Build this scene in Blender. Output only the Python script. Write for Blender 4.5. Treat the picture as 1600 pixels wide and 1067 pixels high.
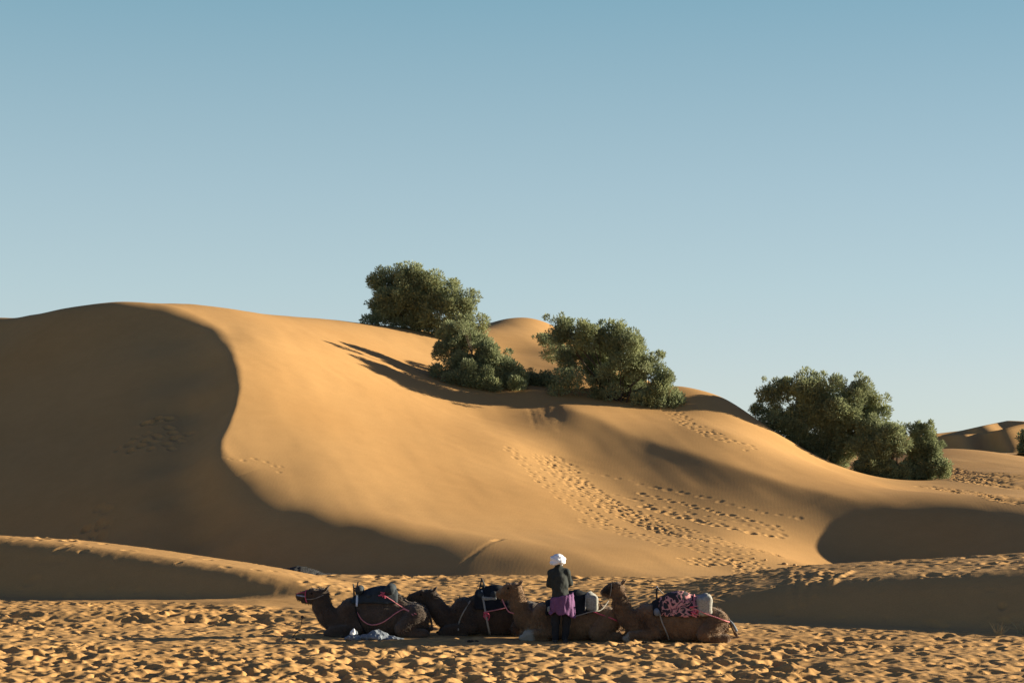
import bpy, bmesh, math, random
import numpy as np
from mathutils import Vector, Matrix, noise as mnoise

random.seed(7)
RNG = np.random.default_rng(7)
for o in list(bpy.data.objects):
    bpy.data.objects.remove(o)
SC = bpy.context.scene
COL = SC.collection

# ------------------------------------------------------------------ camera
FPX, HOR, EYE = 2700.0, 697.0, 3.93        # focal length in photo pixels, horizon row, eye height above the camels' ground
cam_d = bpy.data.cameras.new('camera')
cam_d.sensor_width = 36.0
cam_d.lens = FPX / 1600.0 * 36.0
cam_d.shift_y = (HOR - 533.5) / 1600.0
cam_d.clip_start = 0.5
cam_d.clip_end = 9000.0
cam = bpy.data.objects.new('camera', cam_d)
cam.location = (0, 0, EYE)
cam.rotation_euler = (math.radians(90), 0, 0)
COL.objects.link(cam)
SC.camera = cam

# ------------------------------------------------------------------ sky and sun
SUN_EL = math.radians(12.0)
SUN_AZ = math.radians(12.0)                # from +X (right) towards +Y (away from the camera)
world = bpy.data.worlds.new('World')
SC.world = world
world.use_nodes = True
wn = world.node_tree.nodes
wl = world.node_tree.links
wn.clear()
sky = wn.new('ShaderNodeTexSky')
sky.sky_type = 'NISHITA'
sky.sun_disc = False
sky.sun_elevation = SUN_EL
sky.sun_rotation = math.pi / 2 - SUN_AZ
sky.altitude = 700
sky.air_density = 0.6
sky.dust_density = 0.3
sky.ozone_density = 2.5
bg = wn.new('ShaderNodeBackground')
bg.inputs['Strength'].default_value = 0.06
EXPOSURE = 1.42
def lin(r, g, b):
    f = lambda c: c / 12.92 if c <= .04045 else ((c + .055) / 1.055) ** 2.4
    return np.array([f(r / 255), f(g / 255), f(b / 255)])
# colour ramp by elevation mixed over the clear sky: the same in every direction, paler towards the horizon
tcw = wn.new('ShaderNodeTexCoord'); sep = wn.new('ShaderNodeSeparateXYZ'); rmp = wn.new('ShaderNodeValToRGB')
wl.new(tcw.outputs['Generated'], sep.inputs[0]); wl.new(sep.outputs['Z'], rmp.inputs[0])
stops = [(0.0, (208, 215, 208)), (.036, (205, 214, 208)), (.09, (191, 211, 209)), (.145, (176, 202, 206)), (.25, (138, 180, 193)), (.5, (68, 92, 142)), (1.0, (38, 46, 100))]  # last two stops, above the view, darkened to deepen and warm the shadows
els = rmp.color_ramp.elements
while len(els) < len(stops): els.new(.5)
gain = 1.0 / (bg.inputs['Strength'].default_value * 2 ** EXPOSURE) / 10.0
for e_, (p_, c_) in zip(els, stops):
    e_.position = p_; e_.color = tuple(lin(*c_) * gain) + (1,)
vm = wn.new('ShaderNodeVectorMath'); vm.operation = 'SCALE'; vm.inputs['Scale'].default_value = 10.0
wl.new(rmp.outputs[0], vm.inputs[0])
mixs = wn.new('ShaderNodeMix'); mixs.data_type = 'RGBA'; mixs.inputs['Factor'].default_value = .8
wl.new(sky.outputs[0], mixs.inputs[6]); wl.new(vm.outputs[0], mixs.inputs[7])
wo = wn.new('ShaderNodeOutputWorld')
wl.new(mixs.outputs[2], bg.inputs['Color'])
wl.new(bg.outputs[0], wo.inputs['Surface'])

sun_d = bpy.data.lights.new('sun', 'SUN')
sun_d.energy = 5.0
sun_d.angle = math.radians(0.55)
sun_d.color = (1.0, 0.89, 0.67)
sun = bpy.data.objects.new('sun', sun_d)
sdir = Vector((math.cos(SUN_EL) * math.cos(SUN_AZ), math.cos(SUN_EL) * math.sin(SUN_AZ), math.sin(SUN_EL)))
sun.rotation_euler = sdir.to_track_quat('Z', 'Y').to_euler()
sun.location = sdir * 200
COL.objects.link(sun)

vs = SC.view_settings
vs.view_transform = 'Standard'
vs.look = 'None'
vs.gamma = 1.0
vs.use_curve_mapping = False
vs.exposure = EXPOSURE

# ------------------------------------------------------------------ small helpers
def P(u, v, Y):
    """photo pixel at a real distance -> world point"""
    return np.array([(u - 800.0) * Y / FPX, Y, EYE - (v - HOR) * Y / FPX])

def sstep(a, b, x):
    t = np.clip((x - a) / (b - a), 0, 1)
    return t * t * (3 - 2 * t)

def tag(o, label=None, cat=None, group=None, kind=None):
    if label: o['label'] = label
    if cat: o['category'] = cat
    if group: o['group'] = group
    if kind: o['kind'] = kind
    return o

def new_mesh(name, verts, faces, mat=None, parent=None, smooth=True):
    me = bpy.data.meshes.new(name)
    verts = np.asarray(verts, dtype=np.float32)
    faces = np.asarray(faces, dtype=np.int32)
    n = faces.shape[1]
    me.vertices.add(len(verts)); me.vertices.foreach_set('co', verts.ravel())
    me.loops.add(faces.size); me.loops.foreach_set('vertex_index', faces.ravel())
    me.polygons.add(len(faces))
    me.polygons.foreach_set('loop_start', np.arange(0, faces.size, n, dtype=np.int32))
    me.polygons.foreach_set('use_smooth', np.full(len(faces), smooth))
    me.update(calc_edges=True); me.validate()
    ob = bpy.data.objects.new(name, me)
    COL.objects.link(ob)
    if mat: me.materials.append(mat)
    if parent: ob.parent = parent
    return ob

def vnoise(x, y, seed=0):
    """cheap smooth value noise, vectorised, about -1..1"""
    rs = np.random.RandomState(seed)
    tab = rs.uniform(-1, 1, (256, 256))
    xi = np.floor(x).astype(int); yi = np.floor(y).astype(int)
    fx = x - xi; fy = y - yi
    fx = fx * fx * fx * (fx * (fx * 6 - 15) + 10); fy = fy * fy * fy * (fy * (fy * 6 - 15) + 10)
    a = tab[xi & 255, yi & 255]; b = tab[(xi + 1) & 255, yi & 255]
    c = tab[xi & 255, (yi + 1) & 255]; d = tab[(xi + 1) & 255, (yi + 1) & 255]
    return (a * (1 - fx) + b * fx) * (1 - fy) + (c * (1 - fx) + d * fx) * fy

class TPS:
    def __init__(self, pts, reg=0.002):
        p = np.asarray(pts, float)
        self.c = p[:, :2].copy(); n = len(p)
        K = self.k(self.c, self.c) + np.eye(n) * reg
        Q = np.hstack([np.ones((n, 1)), self.c / 50.0])
        A = np.zeros((n + 3, n + 3)); A[:n, :n] = K; A[:n, n:] = Q; A[n:, :n] = Q.T
        self.w = np.linalg.solve(A, np.concatenate([p[:, 2], np.zeros(3)]))
    @staticmethod
    def k(a, b):
        d2 = ((a[:, None, 0] - b[None, :, 0]) ** 2 + (a[:, None, 1] - b[None, :, 1]) ** 2) / 100.0 + 1e-9
        return d2 * np.log(d2)
    def __call__(self, x, y):
        s = x.shape; q = np.stack([x.ravel(), y.ravel()], 1); out = np.empty(len(q))
        for i in range(0, len(q), 40000):
            b = q[i:i + 40000]
            out[i:i + 40000] = self.k(b, self.c) @ self.w[:-3] + np.hstack([np.ones((len(b), 1)), b / 50.0]) @ self.w[-3:]
        return out.reshape(s)

def seg_signed(x, y, poly):
    """signed distance to a polyline (positive on the right-hand side when walking it) and parameter along it"""
    best = np.full(x.shape, 1e9); sg = np.ones(x.shape); par = np.zeros(x.shape)
    for i in range(len(poly) - 1):
        ax, ay = poly[i][0], poly[i][1]; bx, by = poly[i + 1][0], poly[i + 1][1]
        dx, dy = bx - ax, by - ay
        t = np.clip(((x - ax) * dx + (y - ay) * dy) / (dx * dx + dy * dy), 0, 1)
        d = np.hypot(x - ax - t * dx, y - ay - t * dy)
        cr = (x - ax) * dy - (y - ay) * dx
        m = d < best
        best = np.where(m, d, best); sg = np.where(m, np.where(cr > 0, 1.0, -1.0), sg); par = np.where(m, i + t, par)
    return best * sg, par

# ------------------------------------------------------------------ shape of the dunes
crest = [P(*q) for q in [(215,471,80),(262,478,79.2),(300,494,77.8),(335,515,76),(357,545,73.8),(369,575,71.7),(372,605,69.8),
    (367,635,68),(355,663,66.3),(342,687,64.8),(340,712,63.4),(365,738,62.2),(450,775,60.4),(540,803,58.6),(650,825,57),(780,850,55),(880,882,52.5)]]
R_pts = [P(*q) for q in [
    (300,475,82.5),(340,481,84.5),(450,495,88),(560,509,91.5),(650,515,95.5),(740,520,100),(775,516,102),(825,501,111),(865,511,110),
    (800,550,96),(850,580,90),(400,530,75.8),(450,600,71.8),(520,600,74.2),(520,550,79),(600,600,77.5),(680,580,84.5),(740,580,88.5),(450,680,66.4),(600,680,69.8),(700,690,71.4),
    (750,650,78),(500,740,63.1),(650,740,66),(800,700,72.6),(600,790,61),(750,790,63.3),(840,770,66.5),(900,830,61),(1000,830,62.5),(1000,860,56),
    (840,640,80),(877,721,72.9),(950,767,69.4),(1050,802,66.1),(1150,832,62.7),(1195,862,58),
    (835,612,82.5),(900,648,78.3),(1000,690,75.3),(1100,720,72.8),(1200,752,70),(1300,778,67.4),(1400,795,65.2),(1500,808,63.5),(1600,820,61.5),(1750,832,59.5),
    (1325,872,62),(1450,886,61),(1600,880,58.7),(1300,890,58),(1400,896,58),(1100,882,55),
    (1060,603,85.5),(1130,622,84),(1175,650,83.5),(1230,688,81),(1285,728,78.5),(1150,680,76.5),(1250,722,74.5),(1330,748,73),(1400,765,72),
    (1300,742,86),(1400,748,84),(1440,750,83),(1480,701,100),(1600,716,95),(1550,740,82),(1600,770,73),(1500,770,73.5),(950,560,96),(900,583,89),(950,593,88),(1000,600,87),(1030,604,86),(1050,640,81.5),(980,640,80.6),(1750,740,88),(1800,790,70)]]
R_pts += [np.array(q) for q in [(-15,95,10.6),(-14,108,8.5),(-8,108,8.6),(-10,128,4),(0,134,4),(0,122,9),(6,112,8),(11,98,5.0),(15,96,3.0),(13,108,3.6),(22,92,3.0),(25,118,1.5),(15,130,2.0),(35,100,2.2),(38,80,2),
    (33,60,1.0),(5,50,-.05),(12,51,.0),(20,51,.1),(30,50,.3)]]
L_pts = []
for u_, off in ((240, -.6), (160, .7), (80, 2.3), (0, 4.0), (-120, 6.6), (-300, 10)):
    for v_, Y_ in ((500,78.3),(560,75.0),(625,71.3),(662,69.2),(700,67),(750,64.2),(800,61.9),(845,60.3)):
        if u_ == 240 and v_ < 520: continue
        L_pts.append(P(u_, v_ + (max(0, 497 - 476) if u_ <= 0 and v_ < 520 else 0), Y_ + off * np.interp(v_, [480, 640, 845], [1.0, 1.0, .8])))
L_pts += [P(*q) for q in [(0,494,84.6),(50,485,83.4),(100,478,82.2),(-150,526,88),(-400,600,93),(300,528,76),(320,580,73),(330,612,70.5),(300,650,69.5),(300,690,66.8),(285,722,65),
    (295,760,63),(310,800,61.5),(310,850,59.9),(365,790,60.7),(365,850,58.7),(450,815,59.1),(450,860,57.5),(540,840,57.5),(540,875,56.1),(650,855,56),(650,880,55),(780,875,54),(450,892,56.3),(540,896,55.2),(650,896,54.3),(365,890,57.6)]]
L_pts += [np.array(q) for q in [(-16,53,.2),(-22,53,.3),(-8,53,-.45),(-12,54.5,-.1),(-3,52.3,-.4),(1,51,-.25),(-33,96,8),(-25,92,9.8),(-30,112,3.5),(-48,80,4.5),(-40,60,1)]]
ext0 = np.array([-20.5, 86.0, 10.2]); ext00 = np.array([-28.0, 105.0, 5.5]); ext1 = np.array([3.2, 50.2, -.05])
cr_full = [ext00, ext0] + crest + [ext1]
cx = []
for i in range(len(crest) - 1):                       # a denser crest so that both sides agree along it
    cx += [crest[i], 0.5 * (crest[i] + crest[i + 1])]
cx.append(crest[-1])
phL, phR = [], []
for i in range(0, len(crest), 2):
    a = crest[max(0, i - 1)]; b = crest[min(len(crest) - 1, i + 1)]
    d = (b - a)[:2]; d /= np.linalg.norm(d); n = np.array([d[1], -d[0]])       # right-hand side when walking towards the camera is -X: flip
    n = -n if n[0] < 0 else n
    phL.append(np.array([crest[i][0] + n[0] * 4, crest[i][1] + n[1] * 4, crest[i][2] + 4 * .5]))
    phR.append(np.array([crest[i][0] - n[0] * 4, crest[i][1] - n[1] * 4, crest[i][2] + 4 * (.22 if i < 11 else .1)]))
TR = TPS(R_pts + cx + [ext0, ext00, ext1] + phR)
TL = TPS(L_pts + cx + [ext0, ext00, ext1] + phL)

BR = [P(*q) for q in [(862,628,82),(900,648,78.5),(1000,690,75.3),(1100,720,72.8),(1200,752,70),(1300,778,67.4),(1400,795,65.2)]]
def dune_z(x, y):
    r = TR(x, y); l = TL(x, y)
    sd, par = seg_signed(x, y, cr_full)
    sd = -sd                                          # positive: sunny side
    k = np.interp(par, [0, 2, 9, 11.5, 13, 19], [2.0, .5, .10, .25, .9, 1.0])
    h = np.clip(.5 + .5 * (l - r) / k, 0, 1)
    sm = l * (1 - h) + r * h - k * h * (1 - h)
    wr = sstep(3.0, 5.5, sd); wl_ = sstep(3.0, 5.5, -sd)
    z = sm * (1 - wr - wl_) + r * wr + l * wl_
    bd, bp = seg_signed(x, y, BR)                      # the brink of the second dune is a defined edge
    amp = np.interp(bp, [0, .6, 2, 4, 5, 6], [0, .13, .155, .15, .12, 0])
    z = z + amp * np.exp(-np.sqrt((bd / 1.25) ** 2 + .09) + .3)
    return z

def far_fade(x, y, z):
    """beyond the dunes the land settles to a low plain"""
    w = sstep(112, 150, y)
    ax = sstep(36, 60, np.abs(x) - 0.0 * y)
    z = z * (1 - w) + (4.9 * sstep(130, 430, y) * np.clip((y - 130) / 300, 0, 1) ** .2 + .35 * vnoise(x / 30, y / 55, 3)) * w
    return z * (1 - ax) + (1.2 + .8 * vnoise(x / 25, y / 25, 4)) * ax

# ------------------------------------------------------------------ shape of the near ground
def brink(x, y, pts, front, back, fall):
    """a low bank: brink line given as (x, y, height); steep 'front' slope towards the camera, gentle behind"""
    p = np.array(pts); o = np.argsort(p[:, 0]); p = p[o]
    by = np.interp(x, p[:, 0], p[:, 1]); bh = np.interp(x, p[:, 0], p[:, 2])
    # smooth the corners of the interpolation
    for s in (.8, 1.6):
        by = .5 * by + .25 * (np.interp(x - s, p[:, 0], p[:, 1]) + np.interp(x + s, p[:, 0], p[:, 1]))
        bh = .5 * bh + .25 * (np.interp(x - s, p[:, 0], p[:, 2]) + np.interp(x + s, p[:, 0], p[:, 2]))
    d = y - by
    f = bh + front * d
    k = .35
    top = bh - np.where(d > fall, (d - fall) * back, 0)
    h = np.clip(.5 + .5 * (top - f) / k, 0, 1)
    m = top * (1 - h) + f * h - k * h * (1 - h)
    return m

def smax(a, b, k):
    h = np.clip(.5 + .5 * (a - b) / k, 0, 1)
    return b * (1 - h) + a * h + k * h * (1 - h)

LM = [P(*q) for q in [(-400,810,49.2),(-150,826,48.6),(0,841,47.6),(100,849,46.7),(200,863,45.8),(300,877,44.9),(400,893,44.0),(480,905,43.3)]]
LM = [(p[0], p[1], p[2]) for p in LM] + [(-3.0, 43, .05), (20, 43, -.6)]
RM = [P(*q) for q in [(980,968,39.3),(1100,938,40.3),(1190,917,40.6),(1300,905,40.1),(1400,901,39.5),(1500,897,39),(1600,893,38.6),(1800,878,38),(2100,850,37)]]
RM = [(-20, 41, -.9), (-2, 41, -.5)] + [(p[0], p[1], p[2]) for p in RM]

def ground_z(x, y):
    z = .012 * (y - 36.5) * sstep(36, 48, y) * 1.9
    z = z + .03 * vnoise(x / 3.1, y / 2.3, 11) + .02 * vnoise(x / 1.3, y / 1.1, 12)
    z = z + .15 * (1 - sstep(33.0, 34.0, y + .25 * vnoise(x / 2.2, x * 0, 13)))
    # low scarps left of the camels
    e1 = 39.3 + .9 * vnoise(x / 5.0, x * 0 + 3.3, 14); e2 = 42.4 + .25 * x / 6 + .35 * vnoise(x / 4.0, x * 0 + 1.3, 15)
    z = z + .13 * sstep(-.7, .35, y - e1) * (1 - sstep(-4.2, -2.5, x)) - .10 * sstep(.4, 4, y - e1) * (1 - sstep(-4.2, -2.5, x))
    z = z + .10 * sstep(-.6, .3, y - e2) * (1 - sstep(-5.5, -4.0, x)) * sstep(-13, -11, x) - .10 * sstep(.4, 3, y - e2) * (1 - sstep(-5.5, -4.0, x)) * sstep(-13, -11, x)
    z = z - .16 * (1 - sstep(-9, -4, x)) * sstep(41, 43, y)
    z = smax(z, brink(x, y, LM, .68, .3, 2.2), .18)
    z = smax(z, brink(x, y, RM, .54, .12, 5.0), .18)
    z = z - .22 * sstep(48.6, 50.2, y)
    return z

def base_z(x, y):
    g = ground_z(x, np.minimum(y, 52)); d = dune_z(x, np.clip(y, 44, 135))
    d = far_fade(x, y, d)
    w = sstep(49.4, 51.2, y)
    return g * (1 - w) + d * w

# ------------------------------------------------------------------ the grid
def spaced(a, b, da, db):
    out = [a]; s = a
    while s < b:
        f = (s - a) / (b - a); s += da * (1 - f) + db * f; out.append(s)
    return out
rows = spaced(4, 27, .9, .07)[:-1] + spaced(27, 36, .034, .036)[:-1] + spaced(36, 50, .04, .06)[:-1] + spaced(50, 56, .07, .09)[:-1] \
     + spaced(56, 108, .085, .11)[:-1] + spaced(108, 150, .4, 2.0)[:-1] + spaced(150, 600, 3, 25)[:-1] + spaced(600, 6000, 60, 700)
rows = np.array(rows)
TC, TN = 14.0, 560
tin = np.linspace(-.228, .232, TN)                     # dense where the picture looks: X = t (Y + TC)
lo = -np.array(spaced(.228, 1.6, .0012, .12))[::-1][:-1]; hi = np.array(spaced(.232, 1.6, .0012, .12))[1:]
cols = np.concatenate([lo, tin, hi])
GX = cols[None, :] * (rows[:, None] + TC)
GY = np.repeat(rows[:, None], len(cols), 1)
GZ = base_z(GX, GY)
BASE = GZ.copy()
print('grid', GX.shape, GX.size)

def height(x, y, arr=None):
    """bilinear height on the finished grid"""
    a = GZ if arr is None else arr
    i = int(np.clip(np.searchsorted(rows, y) - 1, 0, len(rows) - 2)); fy = (y - rows[i]) / (rows[i + 1] - rows[i])
    z = []
    for r in (i, i + 1):
        t = x / (rows[r] + TC); j = int(np.clip(np.searchsorted(cols, t) - 1, 0, len(cols) - 2))
        fx = (t - cols[j]) / (cols[j + 1] - cols[j]); z.append(a[r, j] * (1 - fx) + a[r, j + 1] * fx)
    return z[0] * (1 - fy) + z[1] * fy

def hit(u, v, y0=27.0, y1=125.0):
    """first terrain point under a photo pixel"""
    y = y0
    while y < y1:
        p = P(u, v, y)
        if height(p[0], y, BASE) >= p[2]:
            return np.array([p[0], y, height(p[0], y, BASE)])
        y += .06 if y < 50 else .1
    return np.array([0.0, 999.0, 0.0])
# ------------------------------------------------------------------ footprints and trampled sand
def stamp(px, py, rad, depth, el=1.0, ang=0.0, rim=.45):
    i0 = np.searchsorted(rows, py - 2.2 * rad * max(1, el)); i1 = np.searchsorted(rows, py + 2.2 * rad * max(1, el)) + 1
    tt = px / (py + TC); dt = 2.4 * rad * max(1, el) / (py + TC)
    j0 = np.searchsorted(cols, tt - dt); j1 = np.searchsorted(cols, tt + dt) + 1
    if i1 - i0 < 2 or j1 - j0 < 2: return
    dx = GX[i0:i1, j0:j1] - px; dy = GY[i0:i1, j0:j1] - py
    c, s = math.cos(ang), math.sin(ang)
    a = (dx * c + dy * s) / (rad * el); b = (-dx * s + dy * c) / rad
    r2 = a * a + b * b
    GZ[i0:i1, j0:j1] += -depth * np.exp(-(r2 ** 1.6)) + depth * rim * np.exp(-((np.sqrt(r2) - 1.35) / .33) ** 2)

def trail(pix, lat, stride=.36, rad=.085, dep=.03, keep=.95):
    pts = [hit(*q) for q in pix]; k = 0
    for a, b in zip(pts[:-1], pts[1:]):
        d = (b - a)[:2]; L = np.linalg.norm(d)
        if L < .01 or L > 40: continue
        d = d / L; n = np.array([-d[1], d[0]])
        for s in np.arange(0, L, stride):
            k += 1
            if random.random() > keep: continue
            w = lat + (.09 if k % 2 else -.09) + random.gauss(0, .05)
            x = a[0] + d[0] * s + n[0] * w; y = a[1] + d[1] * s + n[1] * w
            stamp(x, y, rad * random.uniform(.8, 1.25), dep * random.uniform(.6, 1.3), random.uniform(1.2, 1.7), math.atan2(d[1], d[0]) + random.gauss(0, .2), .35)

def trample():
    # how trampled the near ground is (0..1): smooth on the banks' steep fronts and on the left bank
    gx, gy = GX, GY
    n = 0
    for k in range(19000):
        y = 26.8 + (49.6 - 26.8) * random.random() ** 1.15
        x = random.uniform(-.235, .24) * (y + TC)
        # smooth patches
        w = 1.0
        lm_y = np.interp(x, [p[0] for p in LM], [p[1] for p in LM]); lm_h = np.interp(x, [p[0] for p in LM], [p[2] for p in LM])
        rm_y = np.interp(x, [p[0] for p in RM], [p[1] for p in RM]); rm_h = np.interp(x, [p[0] for p in RM], [p[2] for p in RM])
        if lm_h > .3:
            if -3.0 < y - lm_y < .2: w = .04
            elif y > lm_y: w = .10 + .25 * sstep(-8.5, -6.5, x)
        if rm_h > .15:
            if -2.6 < y - rm_y < .1: w = .10
            elif y - rm_y <= -2.6 and y > 34.2: w = .35
            elif y > rm_y: w = .30 if x > 8 else .75
        if 34.0 < y < 35.4 and x < 5: w *= .35
        pn = float(vnoise(np.array([x / 2.1]), np.array([y / 3.3]), 41)[0]); w *= .30 + .70 * sstep(-.45, .35, pn)
        if random.random() > w: continue
        big = random.random() < .22 + .2 * pn
        rad = random.uniform(.10, .17) if big else random.uniform(.05, .10)
        dep = rad * random.uniform(.18, .42)
        stamp(x, y, rad, dep, random.uniform(1.0, 1.9), random.uniform(0, math.pi), random.uniform(.05, .3))
        n += 1
    print('pits', n)
trample()
for k in range(16):
    u0_ = random.uniform(-100, 1600); v0_ = random.uniform(1012, 1075); u1_ = u0_ + random.uniform(-500, 500); v1_ = random.uniform(925, 1070)
    trail([(u0_, v0_), ((u0_ + u1_) / 2 + random.uniform(-40, 40), (v0_ + v1_) / 2), (u1_, v1_)], 0, random.uniform(.45, .75), random.uniform(.085, .12), .045, .9)
near = (1 - sstep(49, 50.5, GY))
lmh = np.interp(GX, [p[0] for p in LM], [p[2] for p in LM]); lmy = np.interp(GX, [p[0] for p in LM], [p[1] for p in LM])
rmh = np.interp(GX, [p[0] for p in RM], [p[2] for p in RM]); rmy = np.interp(GX, [p[0] for p in RM], [p[1] for p in RM])
smooth = np.clip(sstep(.2, .5, lmh) * sstep(-3.0, -2.2, GY - lmy) + sstep(.1, .4, rmh) * sstep(-2.8, -2.2, GY - rmy) * (1 - .5 * sstep(.2, .8, GY - rmy)), 0, 1)
GZ += near * (1 - .9 * smooth) * (.022 * vnoise(GX / .34, GY / .30, 21) + .012 * vnoise(GX / .15, GY / .14, 22) + .006 * vnoise(GX / .07, GY / .07, 23))
GZ += near * smooth * (.004 * vnoise(GX / .2, GY / .15, 24))

# tracks on the dunes: (polyline of photo pixels, spacing, jitter, radius, depth)
def track(pix, step, jit, rad, dep, keep=1.0):
    pts = [hit(*q) for q in pix]
    for a, b in zip(pts[:-1], pts[1:]):
        L = np.linalg.norm((b - a)[:2]); n = max(1, int(L / step))
        for i in range(n):
            if random.random() > keep: continue
            p = a + (b - a) * (i + random.random() * .4) / n
            x = p[0] + random.gauss(0, jit); y = p[1] + random.gauss(0, jit)
            r = rad * random.uniform(.75, 1.3)
            stamp(x, y, r, dep * random.uniform(.6, 1.3), random.uniform(1, 1.5), random.uniform(0, 3.1), .25)
# lines of prints across the shaded flank
track([(868,722),(960,748),(1040,765),(1120,783),(1190,800),(1270,812)], .5, .10, .12, .014)
track([(960,772),(1050,795),(1130,812),(1200,828),(1245,838)], .42, .10, .12, .018)
track([(1000,790),(1080,812),(1150,828),(1215,842)], .42, .14, .14, .05)
band = [(838,712),(880,752),(930,785),(985,812),(1090,843),(1190,866)]
for k in range(13):
    off = random.uniform(-1.5, 1.3)
    i0 = random.choice([0, 0, 1, 2]); i1 = random.choice([4, 5, 6, 6])
    trail([(u + random.uniform(-6, 6), v + random.uniform(-4, 4)) for u, v in band[i0:i1]], off, random.uniform(.3, .42))
trail([(905,812),(960,832),(1040,852),(1120,866),(1200,878)], 0); trail([(930,812),(1000,838),(1080,858),(1180,872)], .3)
trail([(1000,772),(1080,790),(1150,808),(1230,830)], 0, .34, .1, .03); trail([(1010,790),(1090,812),(1160,828),(1225,842)], 0, .34, .1, .03)
for k in range(5): trail([(1080,880),(1160,876),(1260,884)], random.uniform(-.5, .5), .3)
# prints on the sunny top right of the bushes
for k in range(3): trail([(1045,640),(1075,662),(1110,680),(1180,705)], random.uniform(-.5, .5), .36, .09, .03, .7)
for k in range(5): trail([(1440,760),(1500,768),(1560,778),(1610,786)], random.uniform(-.7, .7), .3, .1, .04)
for k in range(9): trail([(1465,735),(1530,742),(1600,752)], random.uniform(-1.2, 1.4), .28, .11, .05)
for k in range(6): trail([(1500,748),(1560,757),(1610,764)], random.uniform(-1.0, 1.0), .28, .11, .05)
# faint prints in the shaded hollow and on the sunny whaleback
for k in range(4): trail([(205,705),(245,682),(285,690)], random.uniform(-.9, .9), .4, .13, .06, .8)
for k in range(3): trail([(228,662),(262,652)], random.uniform(-.4, .4), .3, .13, .06)
for k in range(4): trail([(95,845),(140,820),(172,812)], random.uniform(-.8, .8), .4, .14, .05, .8)
trail([(362,722),(400,718),(432,730),(450,742)], 0, .42, .07, .016)
# a gouge where something was dragged down
ga, gb = hit(782,842), hit(712,893)
for i in range(60):
    p = ga + (gb - ga) * i / 59
    stamp(p[0] + random.gauss(0, .03), p[1], .10, .003 if i > 7 else .012, 1.2, .4, .0)
# slumped sand below the bushes: a scar with grooves running down the slope
for k in range(11):
    u = 822 + 5 * k + random.uniform(-2, 2); v0 = 616 + abs(u - 838) * .55
    a = hit(u, v0); b = hit(u + 8 + random.uniform(-2, 6), v0 + random.uniform(28, 48))
    n = 26
    for i in range(n):
        p = a + (b - a) * i / (n - 1)
        stamp(p[0] + random.gauss(0, .015), p[1], .12, .011 * random.uniform(.4, 1.3) * (1 - .7 * i / n), 1.0, 0, .0)
# sand ribs where feet slid down the shaded bank behind the last camel
for a_, b_ in (((1234,893),(1238,946)),((1249,893),(1255,942)),((1279,893),(1276,930)),((1284,894),(1258,918)),((1293,893),(1300,915)),((1330,893),(1302,912))):
    a, b = hit(*a_), hit(*b_)
    for i in range(24):
        p = a + (b - a) * i / 23
        stamp(p[0] + random.gauss(0, .02), p[1], .085, -.028 * random.uniform(.6, 1.3), 1.1, .4, .0)
# long, very low wind undulations on the dunes
dn = sstep(51, 54, GY) * (1 - sstep(112, 130, GY))
GZ += dn * (.018 * vnoise(GX / 2.2 + GY / 6, GY / 5.0 - GX / 9, 31) + .007 * vnoise(GX / .7 + GY / 2.5, GY / 2.2, 32))

# faint slides down the sunny face
GZ += dn * .0045 * vnoise((GX * .5 + GY * .87) / .42, (GX * .87 - GY * .5) / 5.0, 33) * sstep(-.2, .5, vnoise(GX / 6, GY / 6, 34))
# camel hollow
def flatten(x, y, rx, ry, z, w=1.0):
    m = np.exp(-(((GX - x) / rx) ** 4 + ((GY - y) / ry) ** 4)) * w
    GZ[:] = GZ * (1 - m) + z * m
for u_, v_, Y_ in ((1062,1002,35.1),(900,1000,35.5),(776,992,36.5),(598,993,36.2)):
    flatten((u_ - 8 - 800) * Y_ / FPX, Y_ - .05, 1.55, .75, EYE - (v_ - HOR) * Y_ / FPX + .015, .93)
flatten((875 - 800) * 34.72 / FPX, 34.72, .35, .25, EYE - (1003 - HOR) * 34.72 / FPX + .004, 1.0)
flatten((585 - 800) * 35.35 / FPX, 35.35, .75, .3, EYE - (998.5 - HOR) * 35.35 / FPX + .01, .95)
# ------------------------------------------------------------------ materials
def nodes(name):
    m = bpy.data.materials.new(name); m.use_nodes = True
    nt = m.node_tree; b = nt.nodes['Principled BSDF']
    return m, nt, b

def ramp(nt, fac, stops):
    r = nt.nodes.new('ShaderNodeValToRGB')
    e = r.color_ramp.elements
    while len(e) < len(stops): e.new(.5)
    for k, (p, c) in enumerate(stops):
        e[k].position = p; e[k].color = (c[0], c[1], c[2], 1)
    nt.links.new(fac, r.inputs[0])
    return r.outputs[0]

def tex(nt, kind, scale, vec=None, **kw):
    n = nt.nodes.new(kind)
    if 'Scale' in n.inputs: n.inputs['Scale'].default_value = scale
    for k, v in kw.items():
        if k in n.inputs: n.inputs[k].default_value = v
        else: setattr(n, k, v)
    if vec is not None: nt.links.new(vec, n.inputs['Vector'])
    return n

def coords(nt, which='Object', scale=(1, 1, 1), rot=(0, 0, 0)):
    tc = nt.nodes.new('ShaderNodeTexCoord'); mp = nt.nodes.new('ShaderNodeMapping')
    mp.inputs['Scale'].default_value = scale; mp.inputs['Rotation'].default_value = rot
    nt.links.new(tc.outputs[which], mp.inputs['Vector'])
    return mp.outputs[0]

def bump(nt, height, strength, dist, prev=None):
    b = nt.nodes.new('ShaderNodeBump'); b.inputs['Strength'].default_value = strength; b.inputs['Distance'].default_value = dist
    nt.links.new(height, b.inputs['Height'])
    if prev is not None: nt.links.new(prev, b.inputs['Normal'])
    return b.outputs[0]

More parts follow.
